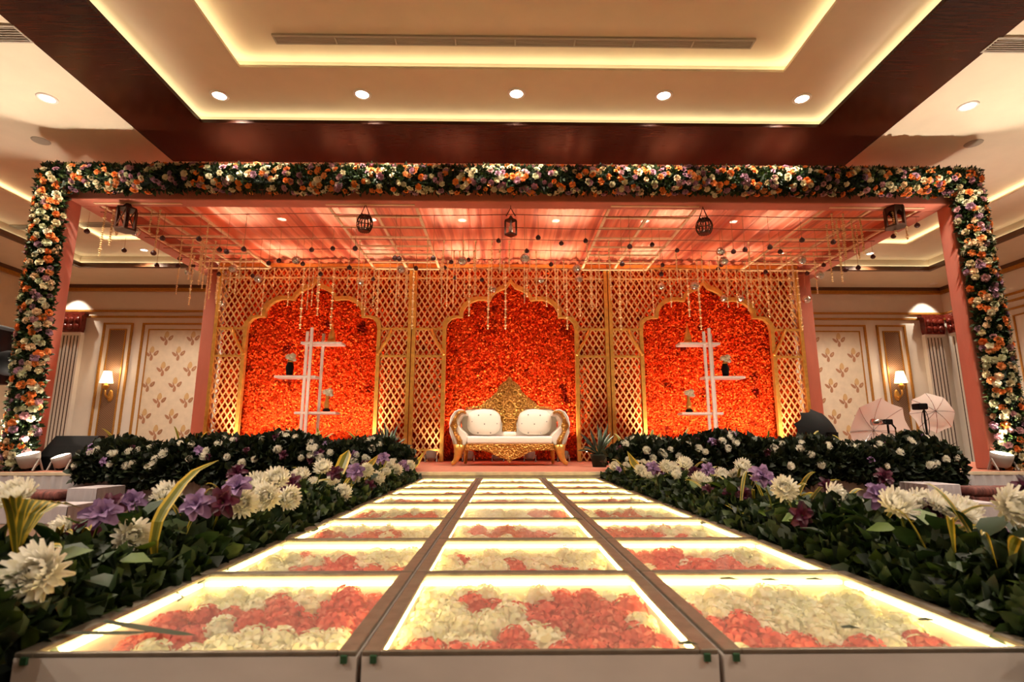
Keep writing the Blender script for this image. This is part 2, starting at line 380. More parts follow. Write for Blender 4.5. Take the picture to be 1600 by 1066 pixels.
def lamp(name, kind, loc, energy, col, parent, aim=None, size=.05, spot=90, blend=.6):
    ld = bpy.data.lights.new(name, kind); ld.energy = energy; ld.color = col
    if kind == 'SPOT': ld.spot_size = math.radians(spot); ld.spot_blend = blend; ld.shadow_soft_size = size
    elif kind == 'POINT': ld.shadow_soft_size = size
    o = bpy.data.objects.new(name, ld); C.objects.link(o); o.location = loc
    if aim is not None:
        o.rotation_mode = 'QUATERNION'; o.rotation_quaternion = (Vector(aim) - Vector(loc)).to_track_quat('-Z', 'Y')
    if parent is not None: adopt(o, parent)
    return o
WARM = (1.0, .84, .66); WARM2 = (1.0, .74, .46)

# ================================================================== STRUCTURE
XC = .12; ZS = ZC - .432; ZW = ZC - .52           # stage deck, walkway glass level
XL, XR, YB, YF = -13.4, 13.45, 16.0, -16.0
struct(MB().box(XL - .2, XR + .2, YF - .2, YB + .2, -.2, 0).build('floor', 'floor'))
# ---- ceiling of nested trays
ceil = struct(link('ceiling', None, loc=(0, 0, ZC + 5.1)))
def ring(name, mat, ho, yo, hi, yi, z0, z1, smooth=False):
    z0 += ZC; z1 += ZC; b = MB()
    b.box(XC - ho, XC + ho, yi, yo, z0, z1).box(XC - ho, XC + ho, -yo, -yi, z0, z1)
    b.box(XC - ho, XC - hi, -yi, yi, z0, z1).box(XC + hi, XC + ho, -yi, yi, z0, z1)
    return b.build(name, mat, ceil)
ring('wood_band', 'wood', 6.25, 9.34, 5.06, 8.08, 5.10, 5.16)
ring('cove_riser', 'cream', 5.25, 8.27, 5.21, 8.23, 5.14, 5.50)
ring('cove_panel', 'cream', 5.22, 8.24, 3.94, 7.00, 5.30, 5.34)
ring('tray_riser', 'cream', 4.12, 7.18, 4.08, 7.14, 5.33, 5.62)
MB().box(XC - 4.1, XC + 4.1, -7.16, 7.16, ZC + 5.5, ZC + 5.56).build('tray_panel', 'cream', ceil)
ring('outer_panel', 'cream', 10.42, 13.32, 6.22, 9.31, 5.12, 5.17)
ring('outer_riser', 'cream', 10.4, 13.3, 10.36, 13.26, 5.0, 5.2)
ring('border_panel', 'cream', 11.72, 14.32, 10.2, 13.1, 4.98, 5.02)
ring('border_riser', 'cream', 11.7, 14.3, 11.66, 14.26, 4.66, 5.05)
ring('wood_moulding', 'cornice', 11.62, 14.22, 11.5, 14.1, 4.63, 4.74)
ring('edge_panel', 'cream', 13.65, 16.2, 11.55, 14.15, 4.66, 4.70)
ring('led_strip', 'led', 5.19, 8.21, 5.14, 8.16, 5.17, 5.19)
ring('led_strip', 'led', 4.06, 7.12, 4.01, 7.07, 5.35, 5.37)
ring('led_strip', 'led', 10.34, 13.24, 10.29, 13.19, 5.03, 5.05)
ring('led_strip', 'led', 11.65, 14.25, 11.63, 14.23, 4.76, 4.78)
# ---- walls
HW = ZC + 4.72
def wall(name, b, mat): o = struct(b.build(name, mat)); return o
wb = wall('wall_back', MB().box(XL - .2, XR + .2, YB, YB + .2, 0, HW), 'wallwhite')
wl = wall('wall_left', MB().box(XL - .2, XL, YF, YB, 0, HW), 'stone')
wr = wall('wall_right', MB().box(XR, XR + .2, YF, YB, 0, HW), 'wallwhite')
wall('wall_front', MB().box(XL - .2, XR + .2, YF - .2, YF, 0, HW), 'wallwhite')
def wrect(b, a0, a1, z0, z1, t, d, along='x'):
    """picture-frame moulding of width t, depth d on the back wall (or right wall, along='y')"""
    for (p0, p1, q0, q1) in ((a0, a1, z0, z0 + t), (a0, a1, z1 - t, z1), (a0, a0 + t, z0 + t, z1 - t), (a1 - t, a1, z0 + t, z1 - t)):
        if along == 'x': b.box(p0, p1, YB - d, YB, q0, q1)
        elif along == 'y': b.box(XR - d, XR, p0, p1, q0, q1)
        else: b.box(XL, XL + d, p0, p1, q0, q1)
zt = lambda y, x=200: at(x, y, Y=YB).z
# cornices and friezes
n = 1
for (side, y0, y1, mt, d) in (('b', 447, 451, 'cornice', .12), ('b', 451, 456, 'gold_trim', .09), ('b', 485, 488, 'gold_trim', .05), ('b', 494, 497, 'gold_trim', .05)):
    z0, z1 = zt(y1), zt(y0)
    if n == 1: z1 = HW - .01
    struct(MB().box(XL, XR, YB - d, YB, z0, z1).build('trim_%d' % n, mt)); n += 1
    struct(MB().box(XR - d, XR, YF, YB - d, z0, z1).build('trim_%d' % n, mt)); n += 1
    struct(MB().box(XL, XL + d, YF, YB - d, z0, z1).build('trim_%d' % n, mt)) if y0 < 452 else None; n += 1
struct(MB().box(XL, XR, YB - .04, YB, 0, .25).build('baseboard_back', 'wallwhite'))
struct(MB().box(XR - .04, XR, YF, YB - .04, 0, .25).build('baseboard_right', 'wallwhite'))
# sprig of the wallpaper print: three leaves and a bud, 2 mm proud
def sprig_mesh():
    b = MB()
    def lf(cx, cz, ang, ln, wd, mi):
        pts = []
        for k in range(10):
            t = 2 * PI * k / 10; u = math.cos(t) * ln / 2; v = math.sin(t) * wd / 2 * (1 - .25 * math.cos(t))
            pts.append((cx + u * math.cos(ang) - v * math.sin(ang), cz + u * math.sin(ang) + v * math.cos(ang)))
        b.poly(pts, -.004, 0, mi)
    lf(0, .17, 1.5, .26, .17, 1); lf(-.15, .0, 2.4, .24, .1, 0); lf(.16, .04, .9, .24, .13, 0); lf(.0, -.14, 1.45, .22, .11, 0)
    lf(-.05, .02, 2.0, .2, .05, 0); lf(.17, .05, .9, .1, .05, 1)
    return b.mesh('sprig', ['sprig_a', 'sprig_b'])
SPRIG = sprig_mesh()
zpt, zpb = zt(505), zt(690)
def wallpanel(x0, x1, paper, first):
    b = MB(); wrect(b, x0, x1, .75, zpt, .05, .05); b.build('panel_frame', 'gold_trim', wb)
    i = .18; b = MB(); wrect(b, x0 + i, x1 - i, .75 + i, zpt - i, .035, .03); b.build('panel_bead', 'gold_trim', wb)
    MB().box(x0 + i + .03, x1 - i - .03, YB - .015, YB, .78 + i, zpt - i - .03).build('panel_inset', 'paper' if paper else 'lattice_brown', wb)
    if paper:
        r = 0; z = zpt - i - .3
        while z > 1.0:
            xx = x0 + i + (.28 if r % 2 else .66) - (.1 if first else 0)
            while xx < x1 - i - .15:
                link('sprig', SPRIG, wb, (xx, YB - .016, z), scale=.8); xx += .78
            z -= .46; r += 1
bx = lambda px, y=510: at(px, y, Y=YB).x
for sgn, L0, L1, N0, N1 in ((-1, bx(224), bx(345), bx(163), bx(209)), (1, bx(1225), bx(1351), bx(1368), bx(1413))):
    wallpanel(L0, L1, True, sgn < 0); wallpanel(N0, N1, False, False)
for k in range(4):      # the rest of the back wall, hidden behind the canopy
    x0 = -6.6 + k * 3.35; wallpanel(x0, x0 + 2.6, True, False)
for k in range(4):      # right wall panels
    y1 = YB - 2.0 - k * 2.9; b = MB(); wrect(b, y1 - 2.1, y1, .75, zpt, .05, .05, 'y'); wrect(b, y1 - 1.9, y1 - .2, .95, zpt - .2, .035, .03, 'y'); b.build('panel_frame', 'gold_trim', wr)
def pilaster(loc, rz, label):
    """fluted pilaster with a carved maroon capital, back at local y = 0"""
    zc1, zc0 = zt(491, 120), zt(521, 120); w2 = .27
    t = thing('pilaster', label, 'pilaster')
    MB().box(-w2, w2, -.16, -.005, .4, zc0 - .06).build('shaft', 'wallwhite', t)
    for k in range(5):
        xx = -.2 + k * .1; MB().box(xx - .012, xx + .012, -.168, -.155, .42, zc0 - .1).build('flute', 'flute', t)
    cp = [(-.27, zc0), (.27, zc0), (.30, zc0 + .12), (.30, zc1 - .1), (.36, zc1 - .05), (.36, zc1), (-.36, zc1), (-.36, zc1 - .05), (-.30, zc1 - .1), (-.30, zc0 + .12)]
    c = MB().poly(cp, -.24, -.06).build('capital', 'capital', t)
    for sx in (-.18, 0, .18):
        for k in range(2): MB().lathe([(.01, -.09), (.07, -.05), (.08, .02), (.05, .08), (.01, .1)], (sx, -.25, zc0 + .15 + k * .2), 8, ry=.5).build('acanthus', 'capital', c, True)
    MB().box(-.30, .30, -.2, -.06, zc0 - .06, zc0).build('collar', 'whitepaint', t)
    MB().box(-.31, .31, -.2, -.05, 0, .4).build('plinth', 'wallwhite', t)
    t.location = loc; t.rotation_euler = (0, 0, rz)
pilaster((bx(121, 505), YB, 0), 0, 'fluted white pilaster with maroon carved capital, near the plain stone side wall')
pilaster((bx(1450, 505), YB, 0), 0, 'fluted white pilaster with maroon carved capital on the back wall behind the photo umbrella')
pilaster((XR, YB - .62, 0), -PI / 2, 'fluted white pilaster with maroon carved capital on the panelled side wall by the corner')
def spotwash(x):
    d = thing('wall_washer', 'small recessed wall washer over a pilaster capital', 'downlight', (x, YB - .55, ZC + 4.66), 'wall washers over pilasters')
    MB().lathe([(.06, -.012), (.1, -.012), (.1, 0), (.06, 0)], (x, YB - .55, ZC + 4.66), 16).build('bezel', 'whitepaint', d)
    MB().lathe([(.06, -.005), (.001, -.005)], (x, YB - .55, ZC + 4.66), 16).build('lens', 'lens', d)
    lamp('spot', 'SPOT', (x, YB - .55, ZC + 4.6), 130, WARM, d, (x, YB - .05, ZC + 3.2), .03, 70, .5)
for px in (122, 1440): spotwash(bx(px, 470))

# ---- sconces
def sconce(px, py, label):
    p = at(px, py, Y=YB - .25); t = thing('wall_sconce', label, 'lamp', (p.x, YB, p.z))
    MB().lathe([(.17, -.17), (.10, .17)], (p.x, p.y, p.z + .05), 16).build('lamp_shade', 'shade', t, True)
    b = MB().lathe([(.02, -.28), (.07, -.2), (.09, -.15), (.03, -.1), (.02, -.05)], (p.x, p.y, p.z - .05), 12); b.build('cup', 'gold', t, True)
    MB().tube([(p.x, YB, p.z - .5), (p.x, YB - .12, p.z - .55), (p.x, YB - .24, p.z - .45), (p.x, YB - .25, p.z - .3)], .025, 8).build('arm', 'gold', t, True)
    MB().lathe([(.03, -.16), (.08, -.1), (.09, 0), (.06, .12), (.02, .18)], (p.x, YB - .02, p.z - .48), 12, ry=.3).build('back_plate', 'gold', t, True)
    lamp('bulb', 'POINT', (p.x, p.y, p.z + .3), 8, WARM2, t, size=.08)
sconce(167, 592, 'lit wall sconce with cream shade on crosshatch panel near the loudspeaker')
sconce(1407, 592, 'lit wall sconce with cream shade on crosshatch panel near the photo umbrellas')

# ---- downlights
def downlight(x, y, z, label, group, energy, rad=.10, spot=130, aim=None):
    d = thing('downlight', label, 'downlight', (x, y, z), group)
    MB().lathe([(rad, -.004), (rad, -.015), (rad * 1.35, -.012), (rad * 1.4, 0), (rad, 0)], (x, y, z), 20).build('bezel', 'whitepaint', d, True)
    MB().lathe([(rad, -.004), (.001, -.004)], (x, y, z), 20).build('lens', 'lens', d)
    if energy: lamp('spot', 'SPOT', (x, y, z - .03), energy, WARM, d, aim or (x, y, 0), .08, spot, .8)
ORDD = ['first', 'second', 'third', 'fourth', 'fifth']; x_aim = lambda x: x * .7
gi = 'downlights round the sunken ceiling panel'
zi = ZC + 5.30
for i, (px, py) in enumerate(((343, 149), (566, 147), (807, 146), (1037, 149), (1253, 154))):
    p = at(px, py, Z=zi); downlight(p.x, p.y, zi, 'lit downlight in the stage-side ceiling strip, %s counting from the loudspeaker side' % ['first', 'second', 'middle one', 'fourth', 'fifth'][i], 'downlights in the stage-side strip', P_DOWN * .75, aim=(x_aim(p.x), 11.2, 1.2), spot=85)
for y in (5, 2, -1, -4, -7.6):
    for x in (-4.5, 4.7): downlight(x, y, zi, 'round lit downlight in the ceiling strip along the hall', gi, P_DOWN)
zo = ZC + 5.12
for sx in (-1, 1):
    for i, y in enumerate((7.5, 3.0, -1.5, -6)):
        downlight(XC + sx * 7.05, y, zo, 'lit downlight outside the wooden ceiling band, %s side, %s from the garland' % ('loudspeaker' if sx < 0 else 'umbrella', ORDD[i]), 'downlights outside the wooden band', P_DOWN)
    for y in (11.2,): downlight(XC + sx * 9.2, y, zo, 'small lit downlight in the cream ceiling beside the canopy', 'downlights beside the canopy', P_DOWN)
for x in (-5.2, -3.1, -1, 1.2, 3.3, 5.4):
    for y in (9.9, 12.0): downlight(x, y, zo, 'lit downlight glowing through the canopy fabric', 'downlights above the canopy', P_BACKROW, spot=100)
for px, py in ((135, 404), (1338, 408), (1440, 408)):
    p = at(px, py, Z=ZC + 4.98); downlight(p.x, p.y, ZC + 4.98, 'small lit downlight in the lower ceiling border near the back wall', 'downlights in the ceiling border', 650, .08)
for x in (-9.5, -7.2, 7.4, 9.8):  # extra downlights added behind the canopy to brighten the back wall
    downlight(x, 13.75, ZC + 4.98, 'small added lit downlight in the ceiling border behind the canopy corner', 'downlights in the ceiling border', 500, .08)
for sx in (-1, 1):  # further downlights added in the border, to lift the dim walls
    for y in (9.5, 4.5): downlight(XC + sx * 11.0, y, ZC + 4.98, 'small added lit downlight in the ceiling border along the %s side wall' % ('plain stone' if sx < 0 else 'panelled'), 'downlights added along the side walls', 400, .08)
# dark unlit ceiling sensors
for px, py in ((64, 220), (1521, 224)):
    p = at(px, py, Z=zo); t = thing('ceiling_sensor', 'unlit round speaker grille in cream ceiling above the garland corner', 'speaker', (p.x, p.y, zo), 'unlit ceiling grilles')
    MB().lathe([(.07, -.01), (.13, -.012), (.14, 0), (.07, 0)], (p.x, p.y, zo), 18).build('bezel', 'vent', t); MB().lathe([(.07, -.006), (.001, -.006)], (p.x, p.y, zo), 18).build('grille', 'ventdark', t)
def vent(x0, x1, y0, y1, z, label, n=6):
    t = thing('air_vent', label, 'vent', ((x0 + x1) / 2, (y0 + y1) / 2, z)); f = .025
    MB().box(x0, x1, y0, y1, z - .004, z).build('duct', 'ventdark', t)
    b = MB(); b.box(x0 - f, x1 + f, y0 - f, y0, z - .03, z).box(x0 - f, x1 + f, y1, y1 + f, z - .03, z).box(x0 - f, x0, y0, y1, z - .03, z).box(x1, x1 + f, y0, y1, z - .03, z); b.build('frame', 'vent', t)
    for k in range(n):
        yy = y0 + (k + .5) * (y1 - y0) / n; MB().bar((x0, yy, z - .016), (x1, yy, z - .016), .012, .022).build('slat', 'vent', t)
    for k in range(1, max(2, int((x1 - x0) / .8))):
        xx = x0 + k * (x1 - x0) / max(2, int((x1 - x0) / .8)); MB().box(xx - .012, xx + .012, y0, y1, z - .034, z - .028).build('divider', 'vent', t)
a = at(428, 54, Z=ZC + 5.5); c = at(1171, 72, Z=ZC + 5.5)
vent(a.x, c.x, a.y, c.y, ZC + 5.5, 'long grey slatted air vent in the highest ceiling tray')
a = at(1555, 62, Z=zo); vent(a.x, a.x + 2.2, a.y - .05, a.y + .18, zo, 'grey slatted air vent in cream ceiling, umbrella side of the wooden band')
a = at(27, 44, Z=zo); vent(a.x - 2.2, a.x, a.y - .05, a.y + .2, zo, 'grey slatted air vent in cream ceiling, loudspeaker side of the wooden band')
a = at(172, 348, Z=zo); vent(a.x - 1.2, a.x, a.y, a.y + .2, zo, 'small slatted air vent seen beside the canopy edge')
a = at(52, 352, Z=ZC + 4.98); vent(a.x - 1.6, a.x, a.y, a.y + .18, ZC + 4.98, 'slatted air vent in the lower ceiling border by the stone wall', 4)

# ================================================================== STAGE
YS = 8.32; SX0, SX1 = -10.2, 10.4
st = thing('stage', 'wide low stage with pink carpet deck and pleated grey satin skirt', 'stage', (XC, YS, 0))
MB().box(SX0, SX1, YS + .06, 14.4, .04, ZS - .03).build('platform', 'core', st)
MB().box(SX0 - .03, SX1 + .03, YS, 14.45, ZS - .03, ZS).build('deck', 'deck', st, bevel=.01)
MB().box(SX0 - .04, SX1 + .04, YS - .012, YS + .02, ZS - .055, ZS - .004).build('edge_trim', 'fascia', st, bevel=.004)
def skirt(name, x0, x1, y, z0, z1, parent, pitch=.16, mat='skirt', amp=.022, along='x'):
    n = int((x1 - x0) / pitch * 10); P = [[], [], []]
    for i in range(n + 1):
        x = x0 + (x1 - x0) * i / n; ph = 2 * PI * i / 10
        for k, (z, am) in enumerate(((z1, .35), ((z0 + z1) / 2, .9), (z0, 1.15))):
            d = -amp * am * (max(0, math.sin(ph + .4 * math.sin(i * .173))) ** 1.4) - .002
            P[k].append((x, y + d, z) if along == 'x' else (y + d, x, z))
    return MB().grid(P[::-1]).build(name, mat, parent, True)
skirt('skirt', SX0, -1.34, YS, .01, ZS - .03, st); skirt('skirt', 1.56, SX1, YS, .01, ZS - .03, st)
MB().box(-1.34, 1.56, YS, YS + .03, .02, ZS - .03).build('fascia', 'fascia', st)

# ================================================================== WALKWAY of 24 light boxes
COLX = [(-1.225, -.372), (-.358, .546), (.560, 1.402)]
ROWY = [1.49, 2.353, 3.13, 3.945, 4.935, 5.715, 6.45, 7.33, YS - .02]
colname = ['loudspeaker-side column', 'centre column', 'umbrella-side column']
rown = ['first', 'second', 'third', 'fourth', 'fifth', 'sixth', 'seventh', 'eighth']
FD = .22                                          # inner depth
for r in range(8):
    for c in range(3):
        x0, x1 = COLX[c]; y0, y1 = ROWY[r] + .006, ROWY[r + 1] - .006; zt_ = ZW; rl, rw = .047, .022
        k = 7 - r
        t = thing('light_box', 'glass-topped light box of flowers, %s row from the stage, %s' % (rown[k], colname[c]), 'light box', ((x0 + x1) / 2, (y0 + y1) / 2, 0), 'light boxes of the walkway')
        MB().box(x0, x1, y0, y0 + .02, 0, zt_ - .012).build('front_board', 'greyboard', t)
        MB().box(x0, x1, y1 - .02, y1, 0, zt_ - .012).build('back_board', 'greyboard', t)
        MB().box(x0, x0 + .02, y0 + .02, y1 - .02, 0, zt_ - .012).build('side_board', 'greyboard', t)
        MB().box(x1 - .02, x1, y0 + .02, y1 - .02, 0, zt_ - .012).build('side_board', 'greyboard', t)
        MB().box(x0 + .02, x1 - .02, y0 + .02, y1 - .02, zt_ - FD - .02, zt_ - FD).build('tray', 'whitepaint', t)
        for (a0, a1, b0, b1) in ((x0, x0 + rl, y0, y1), (x1 - rl, x1, y0, y1), (x0 + rl, x1 - rl, y0, y0 + rw * .6), (x0 + rl, x1 - rl, y1 - rw, y1)):
            MB().box(a0, a1, b0, b1, zt_ - .012, zt_ + .001).build('rail', 'alu', t, bevel=.003)
        MB().box(x0 + rl - .004, x1 - rl + .004, y0 + rw * .6, y1 - rw, zt_ - .010, zt_ - .002).build('glass_top', 'glass', t)
        e = .016; zl = zt_ - .03
        for (a0, a1, b0, b1) in ((x0 + .022, x0 + .022 + e, y0 + .05, y1 - .05), (x1 - .022 - e, x1 - .022, y0 + .05, y1 - .05), (x0 + .04, x1 - .04, y0 + .022, y0 + .022 + e), (x0 + .04, x1 - .04, y1 - .022 - e, y1 - .022)):
            MB().box(a0, a1, b0, b1, zl - .012, zl).build('led_strip', 'boxled', t)
        if r == 0:
            for gx in (x0 + .03, x1 - .03): MB().box(gx - .008, gx + .008, y0 - .008, y0 + .01, zt_ - .026, zt_ - .008).build('corner_clip', 'greenclip', t)
        # filling
        rr = random.Random(r * 3 + c + 5); cl = [(rr.uniform(x0 + .1, x1 - .1), rr.uniform(y0 + .1, y1 - .1), rr.uniform(.1, .22)) for _ in range(4)]
        nx, ny = 8, 7; items = []
        for i in range(nx):
            for j in range(ny):
                px = x0 + .095 + (x1 - x0 - .19) * (i + .5 * (j % 2) * .9) / (nx - .55); py = y0 + .09 + (y1 - y0 - .18) * j / (ny - 1)
                red = rr.random() < (.88 if any(math.hypot(px - a, (py - b)) < s for a, b, s in cl) else .07)
                s = rr.uniform(.055, .085); items.append((px + rr.uniform(-.015, .015), py + rr.uniform(-.015, .015), zt_ - .03 - s + rr.uniform(-.03, .008), s, 'r' if red else 'w'))
        if r < 1 or (r == 1 and c == 1):
            for (px, py, pz, s, kd) in items:
                nm = 'coral_blossom' if kd == 'r' else 'cream_blossom'
                o = link(nm, HYD[kd][rr.randrange(2)], loc=(px, py, pz), rot=(rr.uniform(-.4, .4), rr.uniform(-.4, .4), rr.uniform(0, 6)), scale=s)
                pos = ('%s row from the stage, %s' % (rown[k], colname[c]))
                tag(o, '%s blossom head under glass of the light box, %s' % ('coral' if kd == 'r' else 'cream', pos), 'flower', '%s blossoms in the %s box of the %s row' % (('coral' if kd == 'r' else 'cream'), colname[c].split('-')[0].split()[0], rown[k]))
        else:
            for kd in 'wr':
                b = MB(); src = HYD[kd][0]
                V = np.empty(len(src.vertices) * 3, np.float32); src.vertices.foreach_get('co', V); V = V.reshape(-1, 3)
                FQ = np.array([tuple(p.vertices) for p in src.polygons if len(p.vertices) == 4])
                vs, fs = [], []; o_ = 0
                for (px, py, pz, s, kk) in items:
                    if kk != kd: continue
                    a = rr.uniform(0, 6); R = np.array([[math.cos(a), -math.sin(a), 0], [math.sin(a), math.cos(a), 0], [0, 0, 1]])
                    vs.append(V @ R.T * s + np.array([px, py, pz])); fs.append(FQ + o_); o_ += len(V)
                if vs: stuff(link('coral_filling' if kd == 'r' else 'cream_filling', arrmesh('filling', np.concatenate(vs), np.concatenate(fs), 'hyd_' + kd), t))
# ================================================================== CANOPY
YP0, YP1 = 8.75, 9.05; ZBm0, ZBm1 = ZC + 4.07, ZC + 4.38; YK = 13.12
XPL, XPR = -7.15, 7.48
cn = thing('canopy', 'pink satin wrapped canopy frame of four posts and beams', 'canopy', (XC, 10.6, ZS))
def wrap(b, name): return b.build(name, 'pink', cn, bevel=.02)
wrap(MB().box(XPL - .66, XPL - .28, YP0, YP1, ZS, ZBm1), 'post'); wrap(MB().box(XPR + .27, XPR + .65, YP0, YP1, ZS, ZBm1), 'post')
wrap(MB().box(-7.24, -6.93, YK - .35, YK - .05, ZS, ZBm0), 'post'); wrap(MB().box(7.22, 7.53, YK - .35, YK - .05, ZS, ZBm0), 'post')
wrap(MB().box(XPL - .28, XPR + .27, YP0, YP1, ZBm0, ZBm1), 'beam')
wrap(MB().box(XPL - .3, XPL, YP1, YK + .2, ZBm0, ZBm1), 'beam'); wrap(MB().box(XPR, XPR + .3, YP1, YK + .2, ZBm0, ZBm1), 'beam')
wrap(MB().box(XPL, XPR, YK + .02, YK + .2, ZC + 4.2, ZC + 4.5), 'beam')
nx, ny = 900, 12; P = []
rf = [random.uniform(0, 6) for _ in range(8)]
for j in range(ny + 1):
    v = j / ny; row = []
    for i in range(nx + 1):
        u = i / nx; x = XPL - .02 + (XPR - XPL + .04) * u; y = YP1 - .1 + (YK + .1 - YP1) * v
        z = ZC + 4.36 + .06 * v - .05 * math.sin(PI * v)
        ph = x * 11.5 + 1.6 * math.sin(x * 1.3 + rf[0]) + .8 * math.sin(x * 3.1 + rf[3])
        z -= .12 * (1 - abs(math.sin(ph))) ** 1.6 * (.6 + .4 * math.sin(x * 2.3 + rf[4])) - .02 * math.sin(x * 4.4 + rf[2]) + .012 * math.sin(x * 41 + rf[1] + v)
        row.append((x, y, z))
    P.append(row)
cf = MB().grid(P).build('canopy_fabric', 'fabric', None, True)
tag(cf, 'salmon sheer pleated fabric stretched across the canopy top', 'fabric')
# trellis ladders
ZT = ZC + 4.10; YT0, YT1 = 8.86, 12.5
for (x0, x1, lb) in ((-7.1, -5.6, 'pale trellis ladder under the canopy, over the loudspeaker-side shelf edge'), (-3.12, -1.57, 'pale trellis ladder under canopy between the barrel cage lantern and the sofa'),
                     (1.86, 3.41, 'pale trellis ladder under canopy beside the bulb-shaped cage lantern'), (5.72, 7.4, 'pale trellis ladder under the canopy edge above the photo umbrellas')):
    t = thing('trellis_ladder', lb, 'trellis', ((x0 + x1) / 2, YT0, ZT), 'trellis ladders under the canopy')
    for k in range(3):
        xx = x0 + (x1 - x0) * k / 2; MB().bar((xx, YT0, ZT), (xx, YT1, ZT), .05, .035).build('rail', 'trellis', t)
    for k in range(8):
        yy = YT0 + .03 + (YT1 - YT0 - .06) * k / 7; MB().bar((x0, yy, ZT - .03), (x1, yy, ZT - .03), .045, .03).build('rung', 'trellis', t)
    for xx in (x0, x1):
        for yy in (YT0 + .1, YT1 - .1): MB().tube([(xx, yy, ZT), (xx, yy, ZT + .2)], .006, 5).build('hanger', 'cord', t)
WY = [9.12, 9.72, 10.32, 10.92, 11.52, 12.1]; ZWI = ZC + 4.0
for k, y in enumerate(WY):
    pts = [(XPL + (XPR - XPL) * i / 24, y, ZWI - .03 * math.sin(PI * (i % 6) / 6)) for i in range(25)]
    tag(MB().tube(pts, .007, 5).build('hanging_wire', 'wire'), 'thin red-brown wire across the canopy, %s behind the front beam' % ['first', 'second', 'third', 'fourth', 'fifth', 'sixth'][k], 'wire', 'wires strung across the canopy')
# bead strings
def beads(n, sp=.038):
    b = MB(); b.tube([(0, 0, 0), (0, 0, -n * sp)], .004, 4)
    for i in range(n):
        r = .017 if i % 5 else .026; b.lathe([(.003, -r), (r, 0), (.003, r)], (0, 0, -sp * (i + .6)), 5)
    return b.mesh('bead_string', 'bead')
BEADS = {n: beads(n) for n in (12, 18, 24, 30, 38)}
BEADT = {n: beads(n, .05) for n in (30,)}
sup = [(XPL + .1, YT0), ]
rb = random.Random(11)
ORD = ['first', 'second', 'third', 'fourth', 'fifth', 'sixth']
def zone(x):
    for lim, nm in ((-5.3, 'loudspeaker-side trellis'), (-3.1, 'loudspeaker-side arch'), (-1.45, 'trellis by the barrel lantern'), (1.7, 'sofa and central arch'), (3.4, 'trellis by the bulb lantern'), (5.4, 'umbrella-side arch')):
        if x < lim: return nm
    return 'umbrella-side trellis'
used_beads = []
def wn(y): return ORD[min(range(6), key=lambda k: abs(WY[k] - y))]
def bead(x, y, n, z=None, sc=1):
    while any(abs(x - a) < .09 and abs(y - b) < .09 for a, b in used_beads): x += .1
    used_beads.append((x, y))
    o = link('bead_string', BEADS[n], loc=(x, y, (ZWI - .03) if z is None else z), rot=(0, 0, rb.random() * 6), scale=(sc, sc, 1))
    tag(o, '%s cream bead string at the %s wire, over the %s' % ({12: 'very short', 18: 'short', 24: 'medium', 30: 'long', 38: 'very long'}[n], wn(y), zone(x)), 'bead string', 'bead strings under the canopy')
for k in range(95):
    y = rb.choice(WY[2:] + WY[4:]); bead(rb.uniform(-6.7, 7.0), y, rb.choice((12, 18, 18, 24, 24, 30)), sc=rb.choice((1, 1, 1.2)))
for px, n in ((475, 38), (500, 30), (522, 38), (592, 30), (640, 38), (700, 30), (763, 38), (790, 38), (885, 38), (905, 30), (967, 38), (1090, 38), (1060, 30), (1150, 30), (1232, 30), (1245, 38)):
    bead(at(px, 425, Y=12.1).x, 12.1, n, sc=1.5)
for px, y, n in ((165, 9.0, 24), (178, 9.1, 18), (187, 9.2, 12), (1395, 9.0, 12), (1412, 9.2, 12)): bead(at(px, 330, Y=y).x, y, n, ZT - .05, 1.4)
for k in range(7): bead(rb.uniform(6.0, 6.6), rb.choice((9.3, 9.6, 9.9)), rb.choice((18, 24, 30)), ZT - .05, 1.3)
for k in range(9): bead(rb.uniform(-6.85, -6.2), rb.choice((11.0, 11.5, 12.0, 12.2)), rb.choice((18, 24, 30)), ZT - .05, 1.3)
for k in range(14): bead(rb.choice((rb.uniform(-6.8, -5.5), rb.uniform(5.6, 7.0))), rb.choice((9.1, 9.6, 10.1, 10.6, 11.1)), rb.choice((12, 12, 18)), ZT - .05)
# maroon bells and mirror balls on cords: position from the picture, depth from the wire they hang on
bl = thing('hanging_bell', 'x', 'ornament'); MB().lathe([(.025, -.045), (.044, -.025), (.046, .0), (.034, .025), (.012, .042), (.006, .05)], (0, 0, 0), 10).build('bell', 'bell', bl, True); MB().tube([(0, 0, .05), (0, 0, 1)], .004, 4).build('cord', 'cord', bl)
mr = thing('mirror_ball', 'x', 'ornament'); MB().lathe([(.002, -.085), (.05, -.07), (.08, -.03), (.085, .0), (.08, .03), (.05, .07), (.002, .085)], (0, 0, 0), 12).build('ball', 'mirror', mr); MB().tube([(0, 0, .08), (0, 0, 1)], .004, 4).build('cord', 'cord', mr)
def hang(root, px, py, first, label, group):
    ok = [y for y in WY if .12 < ZWI - at(px, py, Y=y).z < 1.1] or [WY[-1]]
    p = at(px, py, Y=ok[(px * 7 + py * 3) % len(ok)])
    if ZWI - p.z < .05: p.z = ZWI - .12
    p.x = min(p.x, XPR - .06); ln = ZWI - p.z; label = label % ('short' if ln < .3 else ('medium' if ln < .65 else 'long'), wn(p.y), zone(p.x))
    o = root if first else dup(root, p); o.location = p; o['label'] = label; o['group'] = group
    c = [k for k in o.children if k.name.startswith('cord')][0]; ln = ZWI - p.z
    c.scale = (1, 1, ln); c.location = (0, 0, 0)
